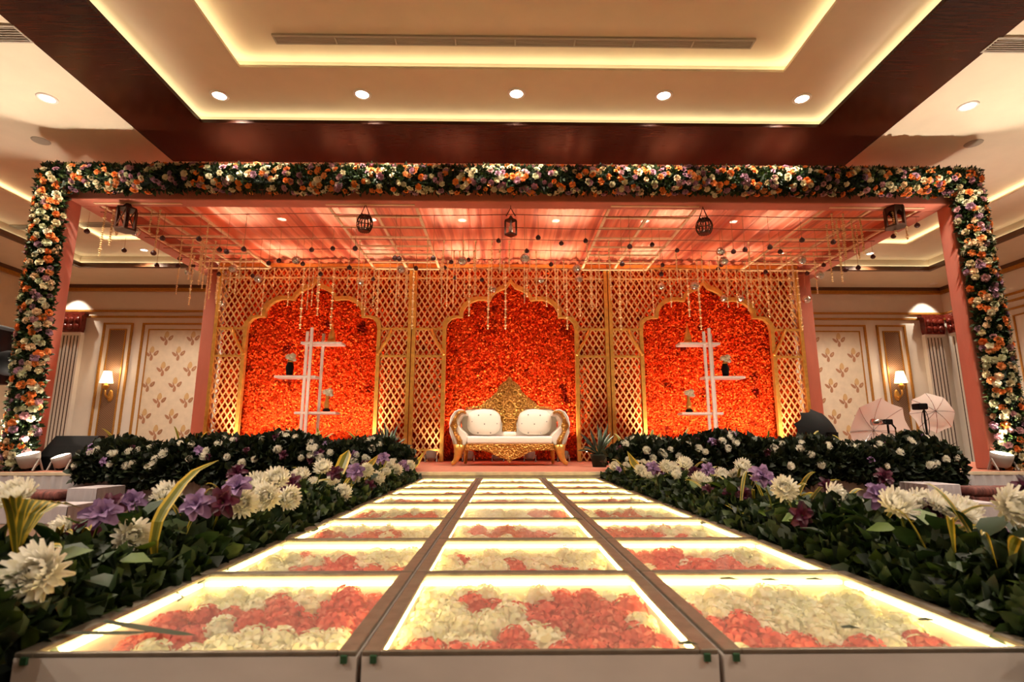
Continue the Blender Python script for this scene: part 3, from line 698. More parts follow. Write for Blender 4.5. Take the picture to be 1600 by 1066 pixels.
bells = [(136, 361), (194, 391), (240, 395), (245, 414), (278, 415), (281, 404), (302, 415), (254, 372), (311, 373), (343, 390), (354, 393), (381, 389), (420, 411), (436, 407), (487, 390), (473, 412), (395, 431), (342, 428), (520, 388), (555, 388), (617, 403), (624, 404), (677, 403), (705, 409), (732, 406), (779, 376), (841, 371), (823, 392), (546, 418), (501, 428), (583, 436), (650, 419), (695, 418), (711, 434), (753, 437), (877, 380), (915, 376), (984, 385), (1019, 382), (1058, 391), (1164, 390), (1146, 393), (1127, 414), (1122, 420), (1203, 386), (1219, 393), (861, 413), (1035, 414), (1033, 428), (972, 412), (1253, 375), (1302, 378), (1287, 414), (1364, 401), (1341, 418), (1321, 421), (1402, 369), (1453, 352), (1261, 427), (1196, 425)]
for i, (x, y) in enumerate(bells): hang(bl, x, y, i == 0, 'maroon bell on %s cord, %s wire, over the %s', 'maroon bells under the canopy')
balls = [(463, 407), (364, 420), (404, 436), (627, 421), (563, 441), (723, 408), (820, 404), (770, 452), (845, 438), (901, 420), (905, 436), (1126, 393), (1131, 408), (1033, 448), (1085, 447), (1130, 467), (1157, 467), (1252, 407), (1280, 430), (212, 362), (295, 425), (348, 475), (1260, 468)]
for i, (x, y) in enumerate(balls): hang(mr, x, y, i == 0, 'silver mirror ball on %s cord, %s wire, over the %s', 'mirror balls under the canopy')
# lanterns: hung from the front beam at YL
YL = 8.9
def lantern(px, py_top, py_bot, kind, label):
    a = at(px, py_bot, Y=YL); b = at(px, py_top, Y=YL); z0, h = a.z, b.z - a.z; x = (a.x + b.x) / 2
    t = thing('lantern', label, 'lantern', (x, YL, z0), 'lanterns under the front beam'); o = Vector((x, YL, z0))
    zb = ZBm0 + .02
    def vp(r, ang, z): return o + Vector((r * math.cos(ang), r * math.sin(ang), z))
    if kind in ('hex', 'hexfancy', 'square'):
        n = 4 if kind == 'square' else 6; r = .095 if kind == 'square' else .15; hb = h * .72; off = PI / 4 + .3 if n == 4 else .2
        MB().lathe([(r * 1.12, 0), (r * 1.12, .03), (r, .035)], o, n).build('base', 'bronze', t)
        for k in range(n): MB().bar(vp(r, 2 * PI * k / n + (0), .03), vp(r, 2 * PI * k / n, hb), .028).build('bar', 'bronze', t)
        if kind == 'hex':
            for k in range(n):
                MB().bar(vp(r, 2 * PI * k / n, .04), vp(r, 2 * PI * (k + 1) / n, hb), .014).build('brace', 'bronze', t)
        if kind == 'hexfancy':
            for k in range(n):
                p0, p1 = vp(r, 2 * PI * k / n, hb), vp(r, 2 * PI * (k + 1) / n, hb); q = (p0 + p1) / 2
                b_ = MB(); d = (p1 - p0); b_.add([p0, p1, p1 - Vector((0, 0, hb * .5)), p1 - d * .2 - Vector((0, 0, hb * .3)), q - Vector((0, 0, hb * .18)), p0 + d * .2 - Vector((0, 0, hb * .3)), p0 - Vector((0, 0, hb * .5))], [(0, 1, 2, 3, 4, 5, 6)]); b_.build('fretwork', 'bronze', t)
        if kind == 'square':
            for k in range(n):
                p0, p1 = vp(r * .97, 2 * PI * k / n, .05), vp(r * .97, 2 * PI * (k + 1) / n, .05); u = Vector((0, 0, hb - .08)); MB().add([p0, p1, p1 + u, p0 + u], [(0, 1, 2, 3)]).build('pane', 'pane', t)
            MB().lathe([(.035, .04), (.035, .16), (.01, .17)], o, 10).build('candle', 'mum', t)
        MB().lathe([(r * 1.12, hb), (r * 1.05, hb + .03), (r * .5, hb + h * .12), (r * .35, h * .9), (r * .12, h)], o, n if n == 6 else 4).build('roof', 'bronze', t)
        hz = h
    else:
        hb = h * .8; R = .19
        prof = (lambda s: .085 + .05 * math.sin(PI * s)) if kind == 'barrel' else (lambda s: .045 + .095 * math.sin(PI * min(1, .12 + s * .8)) ** .8)
        MB().lathe([(prof(0), 0), (prof(0) + .01, .02), (prof(0), .05)], o, 14).build('base', 'bronze', t)
        for k in range(14): MB().tube([vp(prof(s), 2 * PI * k / 14, hb * s) for s in [i / 8 for i in range(9)]], .009, 5).build('bar', 'bronze', t, True)
        MB().lathe([(prof(1), hb - .04), (prof(1) + .01, hb - .02), (prof(1) * .9, hb), (.02, hb + .02)], o, 14).build('cap', 'bronze', t)
        for s in (.35, .7): MB().tube([vp(prof(s), 2 * PI * i / 16, hb * s) for i in range(17)], .008, 5).build('hoop', 'bronze', t)
        hz = hb
    MB().tube([vp(.08, 0, hz * .98), o + Vector((0, 0, h + .14)), vp(.08, PI, hz * .98)], .012, 5).build('handle', 'bronze', t)
    MB().tube([o + Vector((0, 0, h + .13)), (x, YL, zb)], .006, 5).build('chain', 'bronze', t)
lantern(198, 316, 361, 'hex', 'six-sided bronze lantern with braced sides, above the loudspeaker-side trellis')
lantern(570, 331, 362, 'barrel', 'bronze barrel-shaped wire cage lantern with upright bars')
lantern(798, 337, 368, 'square', 'small square bronze lantern with glass panes over the sofa')
lantern(1100, 336, 366, 'bulb', 'bulb-shaped bronze wire cage lantern narrowing to its cap')
lantern(1397, 315, 356, 'hexfancy', 'bronze lantern with cut fretwork sides near the umbrella-side trellis')

# ================================================================== GARLANDS
def garland(name, label, a, b, rad, nleaf, nrose, nsmall, sizes, hang_=False):
    a, b = Vector(a), Vector(b); t = thing(name, label, 'garland', tuple(a)); d = (b - a); ln = d.length; d.normalize()
    e1 = Vector((0, -1, 0)); e2 = d.cross(e1).normalized()
    MB().tube([a, (a + b) / 2, b], rad * .72, 10).build('foam_core', 'core', t, True)
    def pts(n, lo, hi, front=.0):
        s = RNG.uniform(0, ln, n); th = RNG.uniform(-1.75, 1.75, n); r = rad * RNG.uniform(lo, hi, n)
        nrm = np.cos(th)[:, None] * np.array(e1) + np.sin(th)[:, None] * np.array(e2)
        return np.array(a) + s[:, None] * np.array(d) + nrm * r[:, None], nrm
    P, Nn = pts(nleaf, .7, .92); stuff(link('foliage', scatter('foliage', P, Nn, RNG.uniform(.06, .12, nleaf), LEAFQ, 'leaf', .6), t))
    cells = []; tries = 0; rg = random.Random(len(label))
    while len(cells) < nrose and tries < nrose * 60:
        tries += 1; s = rg.uniform(.02, ln - .02); th = rg.uniform(-1.45, 1.45)
        if any(abs(s - q[0]) < .5 and math.hypot(s - q[0], (th - q[1]) * rad) < sizes[0] * 1.15 for q in cells[-400:]): continue
        cells.append((s, th))
    for s, th in cells:
        nrm = e1 * math.cos(th) + e2 * math.sin(th); sz = rg.uniform(*sizes)
        link('rose', ROSE[rg.randrange(2)], t, a + d * s + nrm * rad * rg.uniform(.98, 1.08), quat=facing(nrm + Vector((rg.uniform(-.35, .35), rg.uniform(-.3, .1), rg.uniform(-.3, .35))), rg.random() * 6), scale=sz)
    if nsmall:
        P, Nn = pts(nsmall, .96, 1.06); src = ROSE[0]; V = np.empty(len(src.vertices) * 3, np.float32); src.vertices.foreach_get('co', V); V = V.reshape(-1, 3)
        FQ = np.array([tuple(p.vertices) for p in src.polygons if len(p.vertices) == 4])
        groups = {k: ([], [], 0) for k in range(3)}
        for i in range(nsmall):
            q = np.array(facing(Vector(Nn[i]) + Vector(RNG.normal(0, .25, 3))).to_matrix()); k = i % 3; vs, fs, o_ = groups[k]
            vs.append(V @ q.T * rg.uniform(sizes[0], sizes[1]) * .95 + P[i]); fs.append(FQ + o_); groups[k] = (vs, fs, o_ + len(V))
        for k, (mcol, nm) in enumerate((('so', 'orange_roses'), ('sc', 'cream_roses'), ('sm', 'mauve_roses'))):
            vs, fs, o_ = groups[k]; stuff(link(nm, arrmesh(nm, np.concatenate(vs), np.concatenate(fs), mcol), t))
    return t
M['so'] = pm('orange_rose', L(236, 136, 56), .6, var=.1, vscale=3); M['sc'] = pm('cream_rose', L(228, 214, 176), .6, var=.1, vscale=3); M['sm'] = pm('mauve_rose', L(170, 118, 136), .6, var=.2, vscale=3)
def GP(x, y, z, x2, y2): return (at(x, y, Y=8.6).x, 8.6, z)
garland('rose_garland', 'long garland of orange, cream and mauve roses along the front beam', (at(72, 285, Y=8.6).x, 8.60, ZC + 4.37), (at(1520, 288, Y=8.6).x, 8.60, ZC + 4.40), .225, 11000, 300, 640, (.05, .075))
garland('rose_garland', 'rose garland covering the canopy post beside the loudspeaker', GP(38, 690, ZS + .02, 85, 290), (at(85, 290, Y=8.6).x, 8.60, ZC + 4.24), .215, 4600, 205, 0, (.056, .084))
garland('rose_garland', 'rose garland covering the canopy post beside the photo umbrella', GP(1578, 690, ZS + .02, 1506, 290), (at(1506, 290, Y=8.6).x, 8.60, ZC + 4.24), .215, 4600, 205, 0, (.056, .084))

# ================================================================== BACKDROP
YLA, YFW = 12.58, 13.05; UB = [-6.83, -2.19, 2.47, 7.11]; AW = 1.52
half = [(1.52, 2.60), (1.49, 2.76), (1.40, 2.86), (1.27, 2.90), (1.13, 2.90), (1.12, 3.04), (1.05, 3.17), (.93, 3.27), (.78, 3.33), (.62, 3.33), (.48, 3.31), (.44, 3.41), (.35, 3.51), (.22, 3.58), (.10, 3.62), (0, 3.76)]
def archtop(x):
    x = abs(x)
    if x >= AW: return None
    for (x1, z1), (x0, z0) in zip(half, half[1:]):
        if x0 <= x <= x1: return z0 + (z1 - z0) * (x - x0) / max(1e-6, x1 - x0)
    return half[-1][1]
sides = ['loudspeaker-side', 'central', 'umbrella-side']
ZTOP = ZC + 4.12
for u in range(3):
    x0, x1 = UB[u] + .01, UB[u + 1] - .01; xc = (x0 + x1) / 2
    # flower wall
    fw = thing('flower_wall', 'dense wall of orange petals behind the %s gold arch' % sides[u], 'flower wall', (xc, YFW, ZS))
    MB().box(x0, x1, YFW, YFW + .06, ZS + .002, ZTOP + .1).build('backing_board', 'board', fw)
    n = 85000; P = np.stack([RNG.uniform(x0, x1, n), YFW - RNG.uniform(.0, .07, n), RNG.uniform(ZS + .07, ZTOP + .05, n)], 1)
    stuff(link('petals', scatter('petals', P, np.tile([0, -.55, .12], (n, 1)), RNG.uniform(.028, .052, n), PETAL, 'petals', .55), fw))
    # gold lattice screen with a cusped arch
    ls = thing('lattice_screen', 'gold diamond lattice screen with %s cusped arch opening' % sides[u], 'screen', (xc, YLA, ZS), 'gold lattice screens of the backdrop')
    fr = .085
    MB().box(x0, x0 + fr, YLA - .05, YLA + .05, ZS, ZTOP).build('frame_post', 'gold', ls, bevel=.008); MB().box(x1 - fr, x1, YLA - .05, YLA + .05, ZS, ZTOP).build('frame_post', 'gold', ls, bevel=.008)
    MB().box(x0, x1, YLA - .05, YLA + .05, ZTOP, ZTOP + .1).build('top_rail', 'gold', ls, bevel=.008)
    MB().box(x0 + fr, x1 - fr, YLA - .03, YLA + .03, ZC + 3.86, ZC + 3.89).build('cross_rail', 'slat', ls)
    for s in (-1, 1):
        xa, xb = (xc - AW, x0 + fr) if s < 0 else (xc + AW, x1 - fr); xa, xb = min(xa, xb), max(xa, xb)
        jx = xc + s * (AW + .04); MB().box(jx - .045, jx + .045, YLA - .06, YLA + .05, ZS, ZC + 2.6).build('arch_jamb', 'gold', ls, bevel=.008)
        for zz in (2.60, 1.95, -.2): MB().box(xa, xb, YLA - .035, YLA + .035, ZC + zz, ZC + zz + .05).build('cross_rail', 'gold', ls)
        # curled brackets in the corners of the side strips
        for ex, dr in ((xa, 1), (xb, -1)):
            pts = [(ex + dr * (.02 + .32 * (1 - math.cos(t)) ), YLA - .05, ZC + 2.62 - .62 * math.cos(t) ** .8 if t < PI / 2 else ZC + 2.62) for t in [PI / 2 * i / 8 for i in range(9)]]
            if dr == s: MB().tube(pts, [.035, .05, .03, .05, .03, .05, .03, .045, .03], 6).build('bracket', 'gold', ls, True)
        # arch moulding, one piece per half
        pin = [(xc + s * a, ZC + z) for a, z in half]; b = MB(); n = len(pin)
        off = []
        for i, (px, pz) in enumerate(pin):
            d = Vector((px - xc, 0, pz - (ZC + 2.3))).normalized(); off.append((px + d.x * .10, pz + d.z * .10))
        V = [(p[0], y, p[1]) for y in (YLA - .06, YLA + .05) for p in pin] + [(p[0], y, p[1]) for y in (YLA - .06, YLA + .05) for p in off]
        F = []
        for i in range(n - 1): F += [(i, i + 1, 2 * n + i + 1, 2 * n + i), (n + i, 3 * n + i, 3 * n + i + 1, n + i + 1), (i, n + i, n + i + 1, i + 1), (2 * n + i, 2 * n + i + 1, 3 * n + i + 1, 3 * n + i)]
        b.add(V, F); b.build('arch_moulding', 'gold', ls)
    # slats
    dx, slope = .140, 1.62
    for s in (-1, 1):
        xl = x0 - (ZTOP - ZS) / slope if s > 0 else x0; k = 0
        lo, hi = (x0 - (ZTOP - ZS) / slope, x1) if s > 0 else (x0, x1 + (ZTOP - ZS) / slope)
        q = lo
        while q < hi:
            run = None; m = 90
            for i in range(m + 1):
                z = ZS + (ZTOP - ZS) * i / m; x = q + s * (z - ZS) / slope
                ok = x0 + fr < x < x1 - fr
                if ok and abs(x - xc) < AW + .03:
                    tp = archtop(min(AW - .001, abs(x - xc))); ok = z > ZC + tp + .05
                if ok and run is None: run = (x, z)
                if (not ok or i == m) and run is not None:
                    if abs(z - run[1]) > .12: MB().bar((run[0], YLA + s * .006, run[1]), (x, YLA + s * .006, z), .032, .012, up=(0, 1, 0)).build('slat', 'slat', ls)
                    run = None
            q += dx
# ================================================================== FLOOR CANS
def can(loc, aim, r, label, group, energy, mat='greyplastic', spot=75, col=WARM, light=True):
    loc = Vector(loc); d = (Vector(aim) - loc).normalized(); t = thing('par_can', label, 'light', tuple(loc), group); c = loc + Vector((0, 0, r * 1.25)); q = d.to_track_quat('Z', 'Y')
    def rot(mb): mb.v = [tuple(c + q @ Vector(p)) for p in mb.v]; return mb
    rot(MB().lathe([(r * .55, -r * .9), (r * .8, -r * .7), (r * .95, 0), (r, r * .5), (r * .9, r * .5), (r * .86, r * .36)], (0, 0, 0), 16)).build('housing', mat, t, True)
    rot(MB().lathe([(r * .9, r * .48), (r * .7, r * .56), (r * .35, r * .62), (.001, r * .64)], (0, 0, 0), 16)).build('lens', 'parlens', t)
    for s in (-1, 1):
        MB().bar(c + Vector((s * r * 1.06, 0, 0)), loc + Vector((s * r * 1.06, -r * .6, .01)), .02).build('leg', mat, t); MB().bar(c + Vector((s * r * 1.06, 0, 0)), loc + Vector((s * r * 1.06, r * .6, .01)), .02).build('leg', mat, t)
    if light: lamp('spot', 'SPOT', tuple(c + d * r * .8), energy, col, t, aim, .06, spot, .7)
for px in (675, 732, 778, 828, 880):
    x = at(px, 715, Y=12.35).x; can((x, 12.32 if px > 690 else 12.2, ZS), (x, YFW, ZS + 1.9), .12, 'grey floor can behind the gold sofa washing the petal wall', 'floor cans behind the sofa', P_PAR * (1.15 if px > 690 else .12), spot=95, col=WARM2)
for u in (0, 2):
    xc = (UB[u] + UB[u + 1]) / 2
    for dx in (-1.3, -.45, .45, 1.3): can((xc + dx, 11.95, ZS), (xc + dx, YFW, ZS + 1.9), .12, 'grey floor can hidden by the hedge at the %s arch' % sides[u], 'floor cans at the %s arch' % sides[u], P_PAR * 1.05, spot=95, col=WARM2)
for i, x in enumerate((-4.8, -3.2, -1.8, 2.0, 3.4, 4.9)):
    can((x, 9.25, ZS), (x * .85, 11.9, ZC + 4.2), .12, 'grey floor can behind the hedge, %s row, pointing up at the canopy' % ('loudspeaker-side' if x < 0 else 'umbrella-side'), 'floor cans pointing at the canopy', P_CAN, spot=100, col=WARM)
for px, py, gx, nm in ((70, 735, XPL - .45, 'loudspeaker'), (1522, 733, XPR + .45, 'umbrella')):
    p = at(px, py, Z=ZS); can((p.x, YS + .15, ZS), (p.x + (gx - p.x) * .9, 7.5, ZC + 3.4), .15, 'lit round white floor can at the foot of the %s-side garland' % nm, None, P_POST, 'whiteplastic', 66)
p = at(104, 735, Z=ZS); can((p.x, YS + .35, ZS), (p.x - .8, 7.7, ZC + 3), .13, 'white floor can tilted sideways beside the black wedge monitors', None, P_POST * .35, 'whiteplastic', 60)
p = at(1488, 730, Z=ZS); can((p.x, YS + .35, ZS), (p.x + .8, 7.6, ZC + 3), .15, 'lit white floor can tilted at the garland, next to the hedge end', None, P_POST * .6, 'whiteplastic', 60)
p = at(1578, 733, Z=ZS)
t = thing('flood_light', 'flat white flood light on a bracket at the foot of the umbrella-side garland', 'light', (p.x, YS + .15, ZS))
MB().box(p.x - .17, p.x + .17, YS + .1, YS + .3, ZS + .1, ZS + .2).build('housing', 'whiteplastic', t, bevel=.015); MB().box(p.x - .14, p.x + .14, YS + .12, YS + .28, ZS + .2, ZS + .205).build('lens', 'parlens', t)
for s in (-1, 1): MB().add([(p.x + s * .18, YS + .2, ZS + .16), (p.x + s * .18 - .07, YS + .08, ZS), (p.x + s * .18 + .07, YS + .08, ZS)], [(0, 1, 2)]).bar((p.x + s * .18, YS + .2, ZS + .16), (p.x + s * .26, YS + .1, ZS + .01), .02).bar((p.x + s * .18, YS + .2, ZS + .16), (p.x + s * .12, YS + .1, ZS + .01), .02).build('bracket', 'whiteplastic', t)
lamp('spot', 'SPOT', (p.x, YS + .2, ZS + .23), P_POST * .7, WARM, t, (XPR + .6, 7.9, ZC + 3), .1, 100, .7)
p = at(18, 735, Z=ZS)
t = thing('floor_can', 'dark round floor can at the foot of the loudspeaker-side garland', 'light', (p.x, YS + .15, ZS))
MB().lathe([(.16, .12), (.2, .16), (.2, .26), (.17, .28)], (p.x, YS + .2, ZS), 18).build('housing', 'greyplastic', t, True); MB().lathe([(.17, .275), (.001, .275)], (p.x, YS + .2, ZS), 18).build('lens', 'parlens', t)
for s in (-1, 1): MB().bar((p.x + s * .2, YS + .2, ZS + .2), (p.x + s * .16, YS + .1, ZS), .02).bar((p.x + s * .2, YS + .2, ZS + .2), (p.x + s * .16, YS + .3, ZS), .02).build('bracket', 'greyplastic', t)
lamp('spot', 'SPOT', (p.x, YS + .2, ZS + .3), P_POST * .6, WARM, t, (XPL - .6, 7.9, ZC + 3), .1, 100, .7)

# ================================================================== SOFA (zoom pixels of the photo -> metres)
YSO = 10.55; k_ = .00187; SXC = at(796, 700, Y=YSO).x
def sp(x, y): return (SXC + (x - 700) * k_, ZS + (980 - y) * k_)
so = thing('throne_sofa', 'carved gold two-seat throne sofa upholstered in buttoned ivory leather', 'sofa', (SXC, YSO, ZS))
yf, yb = YSO - .34, YSO + .34
def mir(pts): return pts + [(1400 - x, y) for x, y in reversed(pts)]
crown = mir([(690, 640), (622, 640), (628, 560), (600, 490), (560, 430), (520, 400), (420, 412), (330, 396), (262, 398), (225, 415), (250, 385), (330, 372), (390, 372), (420, 338), (470, 300), (505, 276), (540, 240), (570, 215), (585, 160), (620, 130), (650, 105), (672, 105), (690, 82)])
cr = MB().poly([sp(*p) for p in crown], yb - .06, yb + .04).build('crown', 'carved', so, bevel=.012)
def spiral(cx, cy, r, turns, sgn, a0, y, rad):
    pts = []
    for i in range(int(turns * 14) + 1):
        a = a0 + sgn * 2 * PI * i / 14; rr = r * (1 - .8 * i / (turns * 14)); x, z = sp(cx + rr * math.cos(a), cy + rr * math.sin(a)); pts.append((x, y, z))
    return pts, [rad * (1 - .5 * i / len(pts)) for i in range(len(pts))]
for s in (-1, 1):
    for (cx, cy, r, tn, a0) in ((-100, 350, 48, 1.5, 0), (-150, 320, 36, 1.4, 2), (-60, 230, 40, 1.5, 1), (-95, 270, 30, 1.3, 3), (-45, 160, 30, 1.4, 0), (-55, 440, 42, 1.5, 2), (-230, 370, 26, 1.2, 0), (-300, 385, 22, 1.2, 1), (-40, 520, 30, 1.2, 1)):
        pts, rd = spiral(700 + s * -cx * -1, cy, r, tn, s, a0 if s > 0 else PI - a0, yb - .075, .016); MB().tube(pts, rd, 6).build('scroll', 'gold', cr, True)
pts = [sp(700 + 70 * math.cos(t) * (1 - .25 * math.sin(t)), 410 - 95 * math.sin(t)) for t in [2 * PI * i / 24 for i in range(25)]]
MB().tube([(x, yb - .08, z) for x, z in pts], .015, 6).build('medallion', 'gold', cr, True)
MB().lathe([(.01, -.06), (.05, -.04), (.06, 0), (.04, .05), (.01, .08)], (sp(700, 95)[0], yb - .01, sp(700, 95)[1]), 10, ry=.6).build('finial', 'gold', cr, True)
bp = [(250, 405), (330, 400), (420, 416), (520, 404), (880, 404), (980, 416), (1070, 400), (1150, 405), (1215, 470), (1190, 690), (210, 690), (185, 470)]
MB().poly([sp(*p) for p in bp], yb - .03, yb + .035).build('back_panel', 'ivory', so, bevel=.02)
def puff(cx, cy, a, b, d, name, e=2.6, yc=0):
    nu, nv = 20, 14; mb = MB(); P = []
    for i in range(nv + 1):
        ph = -PI / 2 + PI * i / nv; row = []
        for j in range(nu + 1):
            th = 2 * PI * j / nu; c_ = lambda v: math.copysign(abs(v) ** (2 / e), v)
            x, z = sp(cx + a * c_(math.cos(ph)) * c_(math.cos(th)), cy); row.append((x, yc + d * math.sin(ph), z + b * k_ * c_(math.cos(ph)) * c_(math.sin(th))))
        P.append(row)
    return mb.grid(P).build(name, 'ivory', so, True)
for s in (-1, 1):
    cu = puff(700 + s * 265, 545, 178, 138, .13, 'back_cushion', 2.7, yb - .16); cu.rotation_euler = (0, 0, 0)
    for bx_, by_ in ((195, 470), (320, 475), (130, 560), (258, 565), (385, 540), (195, 655), (325, 655)):
        x, z = sp(700 + s * bx_, by_); MB().lathe([(.001, .012), (.012, .008), (.014, 0)][::-1], (0, 0, 0), 10).build('button', 'button', cu, True)
        o = C.objects[-1]; o.matrix_parent_inverse = Matrix(); o.location = (x, yb - .285 + .1 * (abs(bx_ - 265) / 180) ** 3 + .06 * (abs(by_ - 545) / 138) ** 3, z); o.rotation_euler = (PI / 2, 0, 0); adopt(o, cu)
    # arm: ivory body with gold scroll front and white piping
    S = lambda x, y: sp(700 + s * (x - 700) * -1, y) if s > 0 else sp(x, y)
    outer = [(268, 486), (262, 452), (228, 432), (190, 432), (150, 452), (118, 500), (102, 570), (106, 650), (130, 710), (150, 780), (262, 780), (288, 706), (262, 660), (215, 620), (185, 585), (190, 530), (215, 490), (245, 480)]
    MB().poly([S(*p) for p in outer], yf + .05, yb).build('arm_body', 'ivory', so, bevel=.015)
    mid = [(262, 470), (246, 452), (215, 450), (180, 470), (152, 520), (146, 590), (158, 650), (185, 700), (205, 740), (210, 790)]
    MB().tube([(S(*p)[0], yf + .03, S(*p)[1]) for p in mid], [.045, .06, .066, .07, .072, .078, .09, .105, .12, .11], 10, flat=.45).build('arm_front', 'carved', so, True)
    MB().tube([(S(*p)[0], yf + .04, S(*p)[1]) for p in outer[:10]], .013, 6).build('arm_piping', 'ivory', so, True)
    # cabriole front leg, plain rear leg
    lg = [(205, 775), (200, 830), (190, 880), (172, 920), (150, 950), (128, 970)]
    MB().tube([(S(*p)[0], yf + .03 - .02 * i / 5, S(*p)[1] + (.02 if i == 5 else 0)) for i, p in enumerate(lg)], [.115, .09, .07, .052, .042, .036], 10).build('leg', 'gold', so, True)
    MB().tube([S(250, 800) [:1] + (yb - .05,) + S(250, 800)[1:], (S(240, 976)[0], yb, ZS + .02)], [.05, .03], 8).build('leg', 'gold', so, True)
ap = mir([(700, 950), (660, 915), (610, 900), (560, 885), (500, 850), (420, 835), (265, 830), (262, 768), (700, 768)])
apx = [(700, 952), (668, 918), (610, 902), (560, 882), (510, 850), (430, 832), (262, 830), (262, 765), (1138, 765), (1138, 830), (970, 832), (890, 850), (840, 882), (790, 902), (732, 918)]
apo = MB().poly([sp(*p) for p in apx], yf - .01, yf + .05).build('apron', 'carved', so, bevel=.008)
for s in (-1, 1):
    for (cx, cy, r, a0) in ((70, 850, 32, 0), (150, 820, 24, 2), (230, 805, 20, 0), (310, 800, 20, 2), (30, 890, 22, 1), (380, 800, 16, 0)):
        pts, rd = spiral(700 + s * cx, cy, r, 1.4, s, a0 if s > 0 else PI - a0, yf - .015, .011); MB().tube(pts, rd, 6).build('scroll', 'gold', apo, True)
x0, z0 = sp(275, 772); x1, z1 = sp(1125, 690)
MB().box(x0, x1, yf - .02, yb - .05, z0, z1).build('seat_cushion', 'ivory', so, True, bevel=.045, seg=4)
MB().box(x0, x1, yf + .05, yb, z0 - .08, z0).build('seat_frame', 'gold', so)
x, z = sp(700, 660); MB().box(x - .13, x + .13, yb - .3, yb - .12, z1 - .005, z1 + .09).build('bolster', 'ivory', so, True, bevel=.04, seg=4)

# ================================================================== SHELF STANDS AND VASES
def stand(pxs, shelves, Y, side):
    t = thing('shelf_stand', 'white metal stand with three staggered shelves before the %s arch' % side, 'shelf', (at(pxs[1][0], 690, Y=Y).x, Y, ZS))
    for i, (px, top) in enumerate(pxs):
        p = at(px, top, Y=Y); dy = (-.12, .0, .12)[i] if i != 1 else -.2
        MB().box(p.x - .028, p.x + .028, Y + dy - .02, Y + dy + .02, ZS, p.z).build('upright', 'whitepaint', t)
    for (a, b, py) in shelves:
        p, q = at(a, py, Y=Y), at(b, py, Y=Y); MB().box(p.x, q.x, Y - .16, Y + .16, p.z - .05, p.z + .0).build('shelf', 'whitepaint', t, bevel=.008)
YSH = 11.5
stand(((484, 520), (493, 515), (503, 520)), ((474, 537, 536), (433, 497, 588), (464, 528, 644)), YSH, 'loudspeaker-side')
stand(((1096, 520), (1102, 516), (1113, 520)), ((1059, 1121, 537), (1097, 1160, 589), (1062, 1126, 645)), YSH, 'umbrella-side')
def cone(px, py, label):
    p = at(px, py, Y=YSH); t = thing('cone_ornament', label, 'ornament', tuple(p), 'gold cone ornaments')
    MB().lathe([(.10, 0), (.10, .03), (.085, .05)], p, 14).build('foot', 'gold', t, True); MB().lathe([(.085, .05), (.075, .15), (.045, .26), (.02, .34), (.004, .46)], p, 14).build('spire', 'gold', t, True)
cone(518, 536, 'slim gold cone ornament on the top shelf of the loudspeaker-side stand'); cone(1075, 537, 'slim gold cone ornament on the top shelf of the umbrella-side stand')
def vase(px, py, dark, label):
    p = at(px, py, Y=YSH - .02); t = thing('flower_vase', label, 'vase', tuple(p), 'vases on the shelf stands')
    if dark: MB().lathe([(.06, 0), (.07, .08), (.085, .16), (.06, .24), (.045, .28), (.06, .3)], p, 14).build('body', 'black', t, True); MB().lathe([(.05, .27), (.055, .29), (.05, .31)], p, 12).build('band', 'gold', t); z = .3
    else: MB().lathe([(.075, 0), (.08, .03), (.05, .06)], p, 12).build('foot', 'black', t, True); MB().lathe([(.05, .06), (.06, .14), (.035, .24), (.03, .3), (.045, .33)], p, 14).build('body', 'gold', t, True); z = .32
    for dx, dz, s in ((-.04, .08, .065), (.05, .1, .07), (.02, .03, .05), (.09, .02, .045)):
        MB().tube([p + Vector((0, 0, z - .1)), p + Vector((dx, -.02, z + dz - .02))], .006, 5).build('stem', 'leafdark', t)
        link('blossom', HYD['w'][0], t, p + Vector((dx, -.02, z + dz)), scale=s)
vase(452, 586, True, 'black vase of white blooms on the middle shelf, loudspeaker-side stand'); vase(510, 643, False, 'gold vase of white blooms on the low shelf, loudspeaker-side stand')
vase(1134, 588, True, 'black vase of white blooms on the middle shelf, umbrella-side stand'); vase(1077, 644, False, 'gold vase of white blooms on the low shelf, umbrella-side stand')

# ================================================================== HEDGES
def strap(name, pts, wd, parent, mats=('stripe_g', 'stripe_y'), nrm=None, edge=.4, wd0=.25, lift=0):
    """long striped leaf following pts: green middle, yellow margins"""
    pts = [Vector(p) for p in pts]; k = len(pts); P = []; mb = MB()
    cs = (-1, -1 + edge, 0, 1 - edge, 1)
    for i, p in enumerate(pts):
        d = (pts[min(i + 1, k - 1)] - pts[max(i - 1, 0)]).normalized(); t = i / (k - 1)
        nn = Vector(nrm) if nrm is not None else Vector((0, -1, .25)); sd = d.cross(nn).normalized(); n2 = sd.cross(d)
        w_ = wd * (wd0 + (1 - wd0) * math.sin(PI * min(1, t * .9 + .1)) ** .8) * (1 if t < .97 else .12)
        P.append([p + sd * c * w_ / 2 - n2 * (.18 * w_ * (1 - abs(c))) for c in cs])
    v = [q for row in P for q in row]
    for i in range(k - 1):
        for j in range(4):
            mb.add([P[i][j], P[i][j + 1], P[i + 1][j + 1], P[i + 1][j]], [(0, 1, 2, 3)], 1 if j in (0, 3) else 0)
    return mb.build(name, list(mats), parent, True)
def arc_leaf(base_, dr, ln, rise, droop, wd, parent, n=9):
    b = Vector(base_); d = Vector(dr).normalized()
    pts = [b + d * ln * .75 * (i / (n - 1)) + Vector((0, 0, rise * math.sin(PI * .5 * i / (n - 1)) - .5 * droop * (i / (n - 1)) ** 2.4)) for i in range(n)]
    return strap('striped_leaf', pts, wd, parent, nrm=(0, -.5, .85))
